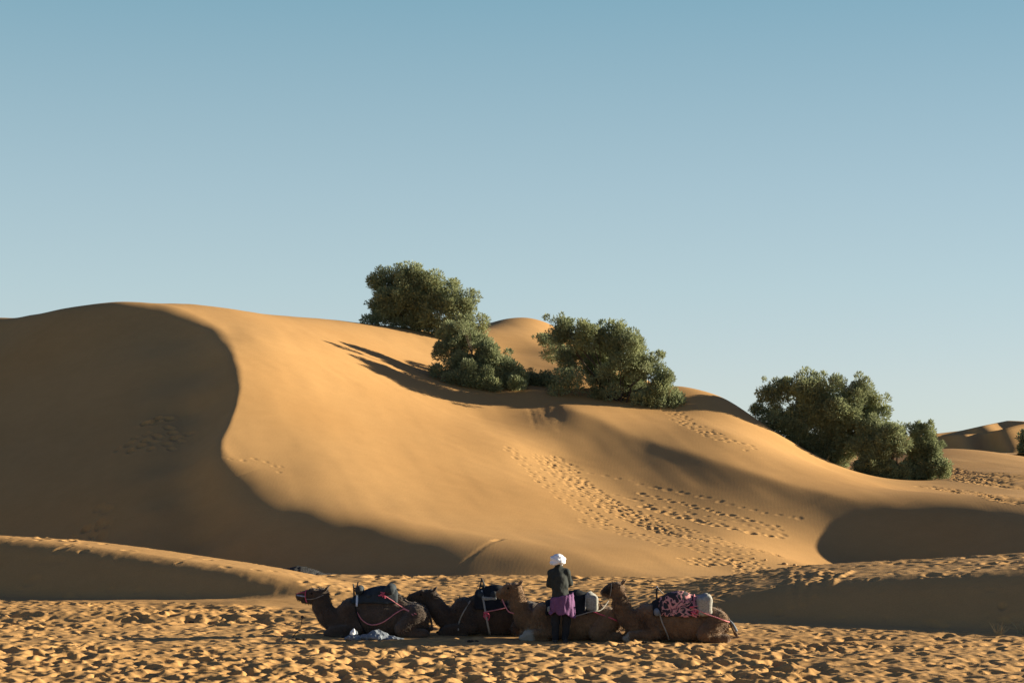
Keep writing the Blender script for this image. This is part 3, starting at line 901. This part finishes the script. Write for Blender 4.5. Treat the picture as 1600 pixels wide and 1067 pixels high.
# --- saddle of the tan camel
S3 = saddle('black saddle blanket with a speckled grey felt bolster, beside the man', C3)
f, lo, hi = conform(C3, 852, 918, 958, 924, .045, 51)
shape('pad', f, lo, hi, .02, M_pad_black, S3)
q = C3.q
f = wob(blend([(box(q(924, 941, 0), (.125, .34, .155), .075), .06), (seg(q(921, 931, -.24), q(921, 931, .24), .08, .08), .06)]), .014, 7, 53)
shape('bolster', f, q(900, 968, -.5), q(945, 912, .5), .02, M_felt, S3)
girth('bolster_band', C3, 915, 913, 950, 928, M_strap, S3, .012, None, .13)
cord('crupper_rope', [C3.skin(893, 961, .03), C3.skin(908, 957, .03), C3.skin(925, 952, .10), C3.skin(938, 951, .03), C3.skin(951, 938, .06) + [0, 0, .0]], .012, M_strap, S3)
cord('tail_cord', [C3.skin(926, 953, .08), C3.skin(940, 958, .02), C3.skin(955, 963, .02), C3.skin(965, 968, .02)], .012, M_hotpink, S3)
shape('side_bag', wob(blend([(box(C3.skin(858, 949, .03) + [0, -.03, 0], (.045, .04, .06), .03), .02)]), .006, 12, 55), C3.skin(858, 949, .03) - [.12, .16, .12], C3.skin(858, 949, .03) + [.12, .12, .12], .014, M_felt, S3)

# --- saddle of the brown camel
S4 = saddle('pink and black patterned saddle blanket with a pale felt bolster and handle', C4)
f, lo, hi = conform(C4, 1028, 1093, 961, 922, .05, 61, wamp=.012)
shape('blanket', f, lo, hi, .02, M_blanket, S4)
q = C4.q
f = wob(blend([(box(q(1099, 945, 0), (.15, .36, .19), .08), .06), (seg(q(1103, 934, -.24), q(1103, 934, .24), .09, .09), .06)]), .014, 7, 63)
shape('bolster', f, q(1074, 972, -.52), q(1124, 914, .52), .02, M_felt, S4)
f, lo, hi = conform(C4, 1018, 1033, 960, 926, .035, 65)
shape('front_pad', f, lo, hi, .02, M_pad_black, S4)
for y in (-.09, .09):
    tube('handle_bar', [q(1026, 936, y), q(1026, 924, y), q(1027, 918, y * .6)], .013, M_metal, S4)
    tube('handle_bar', [q(1027, 918, y * .6), q(1036, 927, y)], .012, M_strap, S4)
tube('handle_grip', [q(1027, 917.5, -.07), q(1027, 917.5, .07)], .018, M_white_cloth, S4)
cord('girth', [C4.skin(1028, 953, .05), C4.skin(1032, 968, .02), C4.skin(1038, 982, .02), C4.skin(1044, 997, .02)], .015, M_strap, S4)
shape('pouch', wob(blend([(ell(C4.skin(1024, 954, .05) + [0, -.02, 0], (.06, .06, .08)), .02)]), .008, 14, 66), C4.skin(1024, 954, .05) - [.14, .14, .16], C4.skin(1024, 954, .05) + [.14, .12, .16], .015, M_greycloth, S4)
bd4 = cord('band', [C4.skin(1084, 928, .07), C4.skin(1083, 938, .07), C4.skin(1081, 950, .07), C4.skin(1080, 960, .07)], .016, M_pink, S4)
for k in range(9):
    a = C4.skin(1081 + random.uniform(-2, 5), 946 + random.uniform(-6, 9), .075)
    cord('tassel', [a, a + [random.uniform(-.05, .06), -.03, random.uniform(-.04, .04)], a + [random.uniform(-.06, .09), -.03, random.uniform(-.10, .02)]], .014, M_hotpink if k % 2 else M_pink, bd4, 3)
cord('crupper_cord', [C4.skin(1083, 948, .09), C4.skin(1100, 956, .12), C4.skin(1115, 961, .02), C4.skin(1128, 966, .02), C4.skin(1137, 969, .02)], .012, M_pink, S4)
cord('tail_wrap', [C4.R(1137, 968, -.1), C4.R(1141, 971, -.12), C4.R(1145, 976, -.12), C4.R(1150, 985, -.10)], .03, M_greycloth, S4)

# --- halters (worn, so parts of the camels)
def halter(c, head_pts, mat, rad=.009):
    for pts in head_pts:
        cord('halter', [c.skin(u, v, .012) for u, v in pts], rad, mat, c.root, 4)
halter(C1, [[(479, 921), (478, 927), (478, 934), (480, 940)]], M_hotpink, .013)
halter(C1, [[(479, 935), (488, 935), (498, 932), (507, 928)]], M_strap, .009)
halter(C1, [[(465, 929), (472, 930), (478, 931)]], M_blue_white, .016)
halter(C1, [[(464, 927), (470, 925), (478, 925)]], M_hotpink, .008)
halter(C4, [[(955, 911), (955, 918), (954, 925), (953, 931)]], M_strap, .008)
# lead rope of the tan camel
LR = empty('lead_rope', C3.root.location)
tag(LR, 'pink lead rope hanging from the jaw of the tan camel', 'rope')
cord('rope', [C3.skin(785, 936, .01), C3.q(789, 945, -.10), C3.q(795, 954, -.14), C3.skin(803, 957, .012)], .013, M_pink, LR)
# ------------------------------------------------------------------ the man
MY = 34.72
def man():
    S = FPX / MY; u0, v0 = 875, 1003
    root = empty('person', ((u0 - 800) * MY / FPX, MY, EYE - (v0 - HOR) * MY / FPX))
    tag(root, 'person in white turban and dark jacket, purple cloth round the hips, back turned', 'person')
    q = lambda u, v, y=0.0: np.array([(u - u0) / S, y, (v0 - v) / S])
    m_skin = plain('skin', (.20, .11, .07), rough=.6, var=.1)
    m_jack = plain('dark_green_grey_jacket', (.030, .034, .032), rough=.8, var=.3, scale=8, bmp=.3, dist=.02)
    m_trou = plain('charcoal_trousers', (.022, .023, .026), rough=.85, var=.3, scale=8)
    m_purp = plain('purple_cloth', (.150, .066, .155), rough=.8, var=.2, scale=6, bmp=.4, dist=.02)
    m_turb = plain('white_turban_cloth', (.78, .78, .82), rough=.85, var=.06, scale=9, bmp=.3)
    m_shoe = plain('worn_sandal', (.06, .05, .045), var=.3)
    J = dict(pel=q(877, 944), waist=q(876, 928, .01), chest=q(873, 903, .02), neck=q(872.5, 887.5, .03), head=q(872, 879, .05),
             shl=q(862, 894.5, .01), shr=q(884.5, 894, .02), ell_=q(858.5, 913, .07), elr=q(890.5, 911, .09), wl=q(863, 917, .33), wr=q(886, 916, .34),
             hl=q(870, 945, .0), hr=q(884, 945, .0), kl=q(868.5, 972, .03), kr=q(885, 972, .02), al=q(868, 996, 0), ar=q(882.5, 997, -.02))
    b = [(ell(J['pel'], (.155, .11, .13)), .05), (seg(J['pel'], J['waist'], .12, .115, .85), .06), (seg(J['waist'], J['chest'], .115, .145, 1.15), .06),
         (seg(J['shl'], J['shr'], .065, .065), .06), (seg(J['chest'], J['neck'], .10, .055), .04), (seg(J['neck'], J['head'], .052, .055), .02),
         (ell(J['head'] + [0, .015, .02], (.075, .095, .115)), .02), (ell(J['head'] + [0, .115, .0], (.014, .022, .024)), .015),
         (ell(J['head'] + [0, .095, -.07], (.04, .03, .025)), .02)]
    for sg in (-1, 1): b.append((ell(J['head'] + [sg * .078, .01, -.005], (.012, .022, .032)), .008))
    for s_ in ('l', 'r'):
        sh, el, wr = J['sh' + s_], J['ell_' if s_ == 'l' else 'elr'], J['w' + s_]
        b += [(seg(sh, el, .052, .042), .04), (seg(el, wr, .042, .028), .03)]
        d = wr - el; d /= np.linalg.norm(d); sd = np.array([1.0 if s_ == 'l' else -1.0, 0, 0])
        palm = wr + d * .09
        b.append((seg(wr, palm, .028, .036), .02))
        for k, L in enumerate((.068, .076, .072, .056)):
            base = palm + np.array([0, 0, .030 - .02 * k]) + d * .005
            mid = base + d * L * .55 + sd * .006; tip = mid + d * L * .35 + sd * .03
            b += [(seg(base, mid, .011, .010), .006), (seg(mid, tip, .010, .008), .004)]
        tb = wr + d * .03 + np.array([0, 0, .02]); b += [(seg(tb, tb + d * .04 + np.array([0, 0, .03]) + sd * .02, .014, .011), .01), (seg(tb + d * .04 + np.array([0, 0, .03]) + sd * .02, tb + d * .075 + np.array([0, 0, .03]) + sd * .03, .011, .009), .006)]
        h, k, a = J['h' + s_], J['k' + s_], J['a' + s_]
        b += [(seg(h, k, .08, .055), .05), (seg(k, a, .055, .038), .03), (seg(a + [0, -.02, -.05], a + [(-.02 if s_ == 'l' else .03), .16, -.065], .036, .03), .02)]
    shape('body', blend(b), (-.34, -.25, -.02), (.36, .58, 1.80), .011, m_skin, root)
    # jacket
    jk = [(seg(J['waist'] + [0, 0, -.04], J['chest'], .155, .175, 1.15), .05), (seg(J['shl'], J['chest'] + [0, 0, .12], .07, .09), .07), (seg(J['shr'], J['chest'] + [0, 0, .12], .07, .09), .07), (seg(J['chest'], J['neck'] + [0, 0, -.01], .13, .078), .06),
          (seg(J['pel'] + [-.01, 0, .06], J['waist'], .17, .155, 1.1), .05)]
    for s_ in ('l', 'r'):
        sh, el, wr = J['sh' + s_], J['ell_' if s_ == 'l' else 'elr'], J['w' + s_]
        jk += [(seg(sh, el, .070, .058), .035), (seg(el, wr - (wr - el) * .12, .058, .046), .03)]
    jf = wob(blend(jk), .012, 8.5, 81)
    def jf2(p):                                                       # open at the hem
        return np.maximum(jf(p), (J['pel'][2] + .01) - p[..., 2])
    shape('jacket', jf2, (-.38, -.28, .62), (.40, .48, 1.62), .015, m_jack, root)
    # collar
    shape('collar', wob(blend([(seg(J['neck'] + [0, 0, -.02], J['neck'] + [0, .005, .03], .082, .072), .02)]), .005, 14, 82), J['neck'] - [.13, .13, .12], J['neck'] + [.13, .13, .12], .013, m_jack, root)
    # trousers
    tr = [(ell(J['pel'], (.175, .135, .15)), .05)]
    for s_ in ('l', 'r'):
        h, k, a = J['h' + s_], J['k' + s_], J['a' + s_]
        tr += [(seg(h, k, .10, .085), .03), (seg(k, a + [0, 0, .0], .085, .066), .04)]
    tf = wob(blend(tr), .011, 9, 83)
    shape('trousers', lambda p: np.maximum(tf(p), .045 - p[..., 2]), (-.34, -.25, 0.0), (.36, .30, .98), .014, m_trou, root)
    # purple cloth tied round the hips, longer on the right
    def pf(p):
        ang = np.arctan2(p[..., 1], p[..., 0]); z = p[..., 2]
        t = np.clip((J['waist'][2] + .02 - z) / .42, 0, 1)
        r0 = .192 + .045 * t + .012 * np.sin(ang * 9 + z * 9) * t + .006 * np.sin(ang * 17 - z * 14)
        cx = J['pel'][0] + .02
        d = np.sqrt(((p[..., 0] - cx) / 1.06) ** 2 + ((p[..., 1] - .0) * 1.25) ** 2) - r0
        low = J['pel'][2] - .19 + .02 * np.sin(ang * 5) - .05 * np.clip((p[..., 0] - .1) / .1, 0, 1)
        hi_ = J['waist'][2] - .02 + .22 * (p[..., 0] - cx)
        return np.maximum(np.maximum(np.abs(d) - .016, low - z), z - hi_)
    shape('hip_cloth', wob(pf, .010, 7, 85), (-.33, -.30, .42), (.38, .30, 1.10), .013, m_purp, root)
    # turban: a wound roll over a cap
    tc = J['head'] + [0, 0, .032]
    def tor(c, R, r, ax, ay):
        def f(p):
            d = p - c; z = d[..., 2] - ax * d[..., 0] - ay * d[..., 1]
            return np.sqrt((np.sqrt(d[..., 0] ** 2 + (d[..., 1] * .9) ** 2) - R) ** 2 + z ** 2) - r
        return f
    tp = [(ell(tc + [0, .0, .03], (.148, .145, .115)), .02), (tor(tc + [0, 0, .0], .116, .047, .25, .1), .012), (tor(tc + [0, 0, .02], .114, .047, -.3, .05), .012),
          (tor(tc + [0, 0, .05], .085, .04, .05, -.25), .012), (ell(tc + [.02, -.05, .075], (.06, .06, .045)), .015), (seg(tc + [.03, -.10, -.02], tc + [.07, -.09, -.07], .04, .022), .02)]
    shape('turban', wob(blend(tp), .009, 15, 87), tc - [.22, .22, .19], tc + [.22, .22, .21], .011, m_turb, root)
    for s_ in ('l', 'r'):
        a = J['a' + s_]; t = a + [(-.02 if s_ == 'l' else .03), .17, -.07]
        sa = shape('sandal', blend([(seg(a * [1, 1, 0] + [0, -.05, .012], t * [1, 1, 0] + [0, .02, .012], .046, .046), .01)]), (min(a[0], t[0]) - .1, a[1] - .15, -.05), (max(a[0], t[0]) + .1, t[1] + .12, .08), .012, m_shoe, root)
        shape('heel_strap', blend([(seg(a + [0, -.035, -.055], a + [0, -.02, -.01], .036, .040), .02)]), a - [.09, .1, .1], a + [.09, .1, .06], .012, m_shoe, sa)
    return root
PERSON = man()

# ------------------------------------------------------------------ crumpled cloth in front of the first camel
def heap(name, label, cat, u0, v0, Y, prims, mat, seed, lo, hi, h=.014, amp=.02):
    S = FPX / Y
    r = empty(name, ((u0 - 800) * Y / FPX, Y, EYE - (v0 - HOR) * Y / FPX)); tag(r, label, cat)
    return r, S
CY = 35.35
gc, S_ = heap('crumpled_cloth', 'crumpled blue grey cloth lying on the sand before the dark camel', 'cloth', 580, 998.5, CY, None, None, 0, None, None)
q = lambda u, v, y=0.0: np.array([(u - 580) / S_, y, (998.5 - v) / S_])
pr = [(ell(q(585, 995, 0), (.30, .20, .09)), .04), (ell(q(587, 991, .02), (.16, .13, .10)), .05), (ell(q(552, 996, -.03), (.20, .16, .06)), .05),
      (ell(q(612, 997, -.05), (.28, .13, .04)), .04), (seg(q(545, 996, -.05), q(556, 988, .0), .05, .04), .05), (seg(q(568, 995, -.1), q(600, 990, -.1), .04, .05), .03), (seg(q(570, 998, -.15), q(622, 996, -.14), .035, .02), .03)]
shape('fold', wob(wob(blend(pr), .03, 6, 91), .012, 15, 92), (-.85, -.4, -.04), (.85, .4, .25), .015, M_greycloth, gc)
shape('white_corner', wob(blend([(ell(q(551, 989, -.05), (.05, .05, .07)), .02), (ell(q(553, 985, -.04), (.03, .04, .05)), .03)]), .01, 12, 93), q(541, 998, -.2), q(563, 978, .1), .012, M_white_cloth, gc)
# ------------------------------------------------------------------ tamarisk bushes
def leaf_material(name, col, sub):
    m, nt, b = nodes(name)
    v = coords(nt)
    n = tex(nt, 'ShaderNodeTexNoise', .9, v, Detail=3.0)
    n2 = tex(nt, 'ShaderNodeTexNoise', 9.0, v, Detail=2.0)
    c = ramp(nt, n.outputs[0], [(.3, [x * .72 for x in col]), (.55, col), (.75, [col[0] * 1.35, col[1] * 1.22, col[2] * 1.0])])
    mx = nt.nodes.new('ShaderNodeMix'); mx.data_type = 'RGBA'; mx.blend_type = 'MULTIPLY'; mx.inputs['Factor'].default_value = 1
    nt.links.new(c, mx.inputs[6]); nt.links.new(ramp(nt, n2.outputs[0], [(.3, (.7, .72, .7)), (.7, (1.25, 1.22, 1.15))]), mx.inputs[7])
    nt.links.new(mx.outputs[2], b.inputs['Base Color'])
    b.inputs['Roughness'].default_value = .7; b.inputs['Specular IOR Level'].default_value = .2
    tr = nt.nodes.new('ShaderNodeBsdfTranslucent'); nt.links.new(mx.outputs[2], tr.inputs['Color'])
    ms = nt.nodes.new('ShaderNodeMixShader'); ms.inputs[0].default_value = sub
    out = nt.nodes['Material Output']
    nt.links.new(b.outputs[0], ms.inputs[1]); nt.links.new(tr.outputs[0], ms.inputs[2]); nt.links.new(ms.outputs[0], out.inputs['Surface'])
    return m
M_leaf = leaf_material('tamarisk_foliage', (.255, .285, .160), .33)
M_bark = plain('grey_brown_bark', (.075, .055, .04), var=.3, scale=20)

def sprays(centres, radii, outs, count, length, rng):
    """many slender leaf sprays gathered in clumps; one diamond each"""
    n = len(centres)
    cnt = np.maximum(1, (count * (radii ** 2) / np.mean(radii ** 2) * rng.uniform(.45, 1.45, n))).astype(int)
    idx = np.repeat(np.arange(n), cnt); N = len(idx)
    d = rng.normal(size=(N, 3)); d /= np.linalg.norm(d, axis=1, keepdims=True)
    r = rng.random(N) ** .38
    pos = centres[idx] + d * (radii[idx] * r)[:, None] * np.array([1, 1, .95])
    dirs = d * .8 + outs[idx] * .5 + np.array([0, 0, .45]) + rng.normal(size=(N, 3)) * .45
    dirs /= np.linalg.norm(dirs, axis=1, keepdims=True)
    side = np.cross(dirs, rng.normal(size=(N, 3))); side /= np.linalg.norm(side, axis=1, keepdims=True)
    L = length * rng.uniform(.6, 1.3, N)[:, None]; W = L * .17
    a = pos; b = pos + dirs * L * .45 + side * W; c = pos + dirs * L; e = pos + dirs * L * .45 - side * W
    V = np.stack([a, b, c, e], 1).reshape(-1, 3)
    F = np.arange(N * 4).reshape(N, 4)
    return V, F

def bush(label, base_uv, lobes, dens, leaf, seed, mat=M_leaf, depth_f=.5, Yb=None, name='tamarisk_bush', group='tamarisk bushes on the dune', drop=0.1, sub=12, csize=.56, foot=1.0):
    rng = np.random.default_rng(seed)
    b = hit(*base_uv) if Yb is None else P(base_uv[0], base_uv[1], Yb)
    gz = height(b[0], b[1])
    root = empty(name, (b[0], b[1], gz - drop)); tag(root, label, 'bush', group)
    org = np.array([b[0], b[1], gz - drop])
    C, Rr, O, LC = [], [], [], []
    for (u, v, r) in lobes:
        h = hit(u, v)
        onter = height(P(u, v, b[1])[0], b[1], BASE)
        Y = b[1]
        if h[1] < 124 and h[1] > b[1]: Y = b[1] + (h[1] - b[1]) * depth_f
        R = r * Y / FPX
        Y += rng.uniform(-.5, .5) * R
        c = P(u, v, Y)
        LC.append((c, R))
        nsub = max(4, int(sub * (r / 26.0) ** 1.6))
        dd = rng.normal(size=(nsub, 3)); dd /= np.linalg.norm(dd, axis=1, keepdims=True)
        rr = R * (.35 + .5 * rng.random(nsub) ** .6)
        cc = c + dd * rr[:, None]
        for k in range(nsub):
            g = height(cc[k][0], cc[k][1])
            if cc[k][2] < g + .05: cc[k][2] = g + rng.uniform(.05, .3)
        C.append(cc); Rr.append(R * csize * rng.uniform(.6, 1.2, nsub)); O.append(dd)
        ns = 4                                                    # loose tufts that break the outline
        d2 = rng.normal(size=(ns, 3)); d2[:, 2] = np.abs(d2[:, 2]) * .8; d2 /= np.linalg.norm(d2, axis=1, keepdims=True)
        c2 = c + d2 * R * rng.uniform(.95, 1.25, ns)[:, None]
        for k in range(ns): c2[k][2] = max(c2[k][2], height(c2[k][0], c2[k][1]) + .1)
        C.append(c2); Rr.append(R * rng.uniform(.16, .30, ns)); O.append(d2)
    big = max(r for _, _, r in lobes) * b[1] / FPX
    nf = int(10 + len(lobes) * 1.6)
    lo_u = [l for l in lobes if l[1] > np.median([q_[1] for q_ in lobes]) - 8]
    cc = []
    for k in range(nf):
        l = lo_u[k % len(lo_u)]; x = (l[0] - 800) * b[1] / FPX + rng.normal() * .35; y = b[1] + rng.uniform(-.45, .5)
        top = EYE - (l[1] - HOR) * b[1] / FPX; g = height(x, y)
        cc.append((x, y, g + .12 + rng.random() * max(.05, (top - g) * .75)))
    C.append(np.array(cc)); Rr.append(rng.uniform(.26, .42, nf) * foot); O.append(np.tile([0, -.5, .5], (nf, 1)))
    C = np.concatenate(C); Rr = np.concatenate(Rr); O = np.concatenate(O)
    V, F = sprays(C, Rr, O, dens, leaf, rng)
    # keep leaves above the sand
    new_mesh('crown', V - org, F, mat, root, smooth=False)
    TV, TF = [], []; off = 0
    for k, (c, R) in enumerate(LC):
        st = np.array([rng.normal() * .3, .35 + rng.normal() * .2, 0.0]); e = c - org; st[2] = height(org[0] + st[0], org[1] + st[1]) - org[2] - .1
        mid = st * .5 + e * .5 + np.array([rng.normal() * .15, rng.normal() * .15, .1 * rng.random()]) * R
        pth = smooth_path([st, st * .75 + e * .25 + np.array([0, 0, .15]), mid, e], 4)
        r0 = .035 + .035 * rng.random()
        v_, f_ = tube_data(pth, list(np.linspace(r0, .012, len(pth))), 6)
        TV += v_; TF += [tuple(i + off for i in q_) for q_ in f_]; off += len(v_)
        for t_ in range(3):
            d = rng.normal(size=3); d[2] = abs(d[2]) * .7; d /= np.linalg.norm(d)
            v_, f_ = tube_data([mid, (mid + e) / 2 + d * R * .3, e + d * R * .6], [.016, .011, .004], 5)
            TV += v_; TF += [tuple(i + off for i in q_) for q_ in f_]; off += len(v_)
    new_mesh('trunk', [tuple(v_) for v_ in TV], TF, M_bark, root)
    return root

bush('tall dark stemmed tamarisk on the ridge crest, open at its foot', (650, 513),
     [(610,450,27),(597,480,20),(640,440,28),(628,462,26),(668,452,30),(695,462,26),(716,474,22),(650,478,30),(682,488,28),(640,500,16),(712,498,22),(735,482,13),(742,464,9),(757,500,9),(590,442,15),(648,424,13),(612,472,24),(660,505,16),(585,500,9)],
     330, .15, 101, depth_f=.0, Yb=95.0)
bush('rounded tamarisk bush spilling down the sunny slope below the ridge tree', (745, 606),
     [(712,525,22),(698,545,19),(735,530,20),(720,560,25),(750,558,24),(775,572,26),(740,582,24),(790,582,22),(700,527,14),(808,590,16),(762,595,16),(725,508,14),(752,535,14),(705,575,14)],
     320, .14, 102, depth_f=.12)
bush('small low tamarisk bush at the foot of the rounded bush', (848, 603),
     [(832,590,12),(852,594,13),(866,598,9),(842,600,9)], 190, .12, 103, depth_f=.1)
bush('long tamarisk thicket sloping down the dune shoulder between the smaller bushes', (965, 628),
     [(870,513,19),(858,543,18),(890,520,24),(922,522,23),(952,530,26),(985,550,28),(1006,575,28),(1030,600,22),(1042,616,15),(900,558,26),(940,568,30),(980,598,28),(1012,616,18),(880,572,16),(966,512,11),(940,598,17),(848,530,12),(1020,570,16)],
     330, .14, 104, depth_f=.25)
bush('largest dark rounded tamarisk bush in the dip of the dune', (1288, 738),
     [(1195,614,17),(1188,640,14),(1225,618,24),(1262,603,24),(1292,608,25),(1340,615,24),(1365,630,21),(1310,640,34),(1262,648,32),(1222,650,24),(1350,655,28),(1290,688,30),(1250,688,22),(1320,690,26),(1238,665,22),(1378,640,12),(1278,715,18),(1215,672,14)],
     340, .14, 105, depth_f=.0, Yb=83.8)
bush('smaller tamarisk bush growing against the side of the largest bush', (1392, 754),
     [(1372,682,26),(1396,692,25),(1382,720,28),(1402,738,16),(1345,702,20),(1355,730,17),(1410,672,12),(1370,742,13)],
     320, .14, 106, depth_f=.0, Yb=82.6)
bush('upright tamarisk bush at the outer end of the clump by the trampled sand', (1446, 744),
     [(1440,682,19),(1452,702,20),(1456,726,17),(1430,716,18),(1445,664,10),(1434,735,12)],
     300, .14, 107, depth_f=.0, Yb=83.0)

# ------------------------------------------------------------------ far dunes beyond the plain
def far_dune(label_pts, Y, front, back, seed, u0, u1, foot=3.5, width=70):
    us = np.linspace(u0, u1, 90); ys = np.concatenate([np.linspace(-18, 0, 16), np.linspace(1, width, 24)])
    vv = np.interp(us, [p[0] for p in label_pts], [p[1] for p in label_pts])
    V = np.zeros((len(ys), len(us), 3))
    for i, d in enumerate(ys):
        for j, u in enumerate(us):
            yb = Y + 8 * math.sin(u * .02 + seed) + 5 * vnoise(np.array([u * .03]), np.array([seed * 1.0]), 7)[0]
            zc = EYE - (vv[j] - HOR) * yb / FPX
            z = zc + (front * d if d < 0 else -back * d - .0015 * d * d)
            V[i, j] = ((u - 800) * yb / FPX, yb + d, max(z, foot - 1.2))
    idx = np.arange(V.shape[0] * V.shape[1]).reshape(V.shape[:2])
    F = np.stack([idx[:-1, :-1], idx[:-1, 1:], idx[1:, 1:], idx[1:, :-1]], -1).reshape(-1, 4)
    return tag(new_mesh('far_dune', V.reshape(-1, 3), F, M_sand), kind='structure')
far_dune([(1380,684),(1465,677),(1500,673),(1540,664),(1575,657),(1600,658),(1680,668),(1800,672)], 520, .25, .12, 2.0, 1380, 1800)
far_dune([(1380,692),(1450,684),(1475,680),(1520,678),(1560,672),(1590,664),(1640,655),(1720,650),(1850,665)], 440, .60, .10, 5.0, 1380, 1850)
bush('lone dark bush far off at the foot of the distant dune', (1602, 690), [(1600,680,8),(1606,676,8),(1597,684,6),(1611,684,7)], 120, .7, 108, Yb=415.0, depth_f=0, foot=3.0, group='distant bush', name='distant_bush', drop=.3)

# ------------------------------------------------------------------ small things on the sand
def stone(u, v, r, label, mat, seed):
    p = hit(u, v); rng = np.random.default_rng(seed)
    R = r * p[1] / FPX
    V, F = ball((0, 0, 0), 1.0, 9, 6); V = np.array(V)
    V *= (1 + .22 * vnoise(V[:, 0] * 2 + seed, V[:, 1] * 2 + V[:, 2] * 1.7, 5))[:, None]
    V = V * np.array([R * rng.uniform(.9, 1.3), R * rng.uniform(.8, 1.1), R * .7])
    o = new_mesh('sand_clod', V, F, mat)
    o.location = (p[0], p[1], height(p[0], p[1]) + R * .25)
    return tag(o, label, 'clod', 'crusted sand clods on the bank edge')
M_clod = plain('crusted_sand', (.40, .25, .12), var=.2, scale=9, bmp=.5)
for k, (u, v, r) in enumerate([(1226,882,4),(1242,884,3.4),(1196,876,2.6),(1255,886,2.4),(1178,873,2.2)]):
    stone(u, v, r, 'crusted sand clod at the foot of the footprinted slope', M_clod, k)
M_dung = plain('dark_dung', (.035, .028, .022), var=.3)
for k, (u, v) in enumerate([(468,1001),(737,1004),(688,988),(540,996),(1010,1004),(300,968)]):
    p = hit(u, v)
    V, F = ball((0, 0, 0), .035, 8, 5)
    V = np.array(V) * np.array([1.3, 1, .8]); V = np.concatenate([V + [.05 * i * (-1) ** i, .04 * (i % 2), 0] for i in range(3)])
    F = np.concatenate([np.array(F) + i * (len(V) // 3) for i in range(3)])
    o = new_mesh('dung', V, F, M_dung); o.location = (p[0], p[1], height(p[0], p[1]) + .015)
    tag(o, 'small dark heap of camel droppings on the sand', 'dung', 'camel droppings scattered on the sand')
# thin dry stick with a knob standing in the sand before the first camel
p = hit(453, 994)
st = empty('dry_stick', (p[0], p[1], height(p[0], p[1]) - .05)); tag(st, 'thin dry stick with a knotted top standing in the sand before the haltered camel', 'stick')
k_ = p[1] / FPX
tube('stem', smooth_path([(0, 0, 0), (8 * k_, 0, 12 * k_), (16 * k_, .02, 22 * k_), (19 * k_, .03, 38 * k_)], 5), list(np.linspace(.010, .007, 16)), M_bark, st)
new_mesh('knob', *ball((19 * k_, .03, 38.5 * k_), .034, 8, 6), M_bark, st)
# dry grass tufts on the bank foot
M_straw = plain('dry_straw', (.34, .27, .15), var=.2)
for k, (u, v) in enumerate([(1562,993),(1597,990)]):
    p = hit(u, v); rng = np.random.default_rng(60 + k); V, F = [], []
    for i in range(22):
        a = rng.normal(size=2) * .04; t = a * 3 + rng.normal(size=2) * .07; h_ = rng.uniform(.12, .3)
        n0 = len(V); w = .005
        V += [(a[0] - w, a[1], 0), (a[0] + w, a[1], 0), (a[0] * .4 + t[0] * .6 + w, t[1] * .6, h_ * .65), (a[0] * .4 + t[0] * .6 - w, t[1] * .6, h_ * .65)]
        F.append((n0, n0 + 1, n0 + 2, n0 + 3)); n1 = len(V)
        V += [(t[0], t[1], h_), (t[0] + .002, t[1], h_)]; F.append((n0 + 3, n0 + 2, n1 + 1, n1))
    o = new_mesh('dry_grass_tuft', V, F, M_straw); o.location = (p[0], p[1], height(p[0], p[1]) - .01)
    tag(o, 'sparse dry grass tuft at the foot of the shaded bank', 'grass', 'dry grass tufts')
# low dark gravel heap at the foot of the big dune
M_grav = plain('dark_gravel', (.045, .045, .045), var=.5, scale=7, bmp=1.0, dist=.05)
def gravel():
    Y = 52.2; S = FPX / Y; c = P(472, 893, Y)
    n, m_ = 70, 26
    xs = np.linspace(-1.05, .95, n); ys = np.linspace(-.8, .8, m_)
    X, Yy = np.meshgrid(xs, ys)
    prof = np.interp(X, [-1.05, -.6, -.15, .1, .5, .8, .95], [0, .16, .30, .28, .14, .04, -.1])
    Z = prof * np.exp(-(Yy / .42) ** 2) + .03 * vnoise(X * 9, Yy * 9, 3) * (prof > .02) - .04
    idx = np.arange(n * m_).reshape(m_, n)
    F = np.stack([idx[:-1, :-1], idx[:-1, 1:], idx[1:, 1:], idx[1:, :-1]], -1).reshape(-1, 4)
    V = np.stack([X, Yy, Z], -1).reshape(-1, 3)
    for i in range(len(V)):
        V[i, 2] += height(c[0] + V[i, 0], Y + V[i, 1]) - height(c[0], Y)
    o = new_mesh('gravel_heap', V, F, M_grav); o.location = (c[0], Y, max(height(c[0], Y), P(472, 890, Y)[2] - .15))
    tag(o, 'low heap of dark gravel at the foot of the shaded dune', 'gravel heap')
gravel()
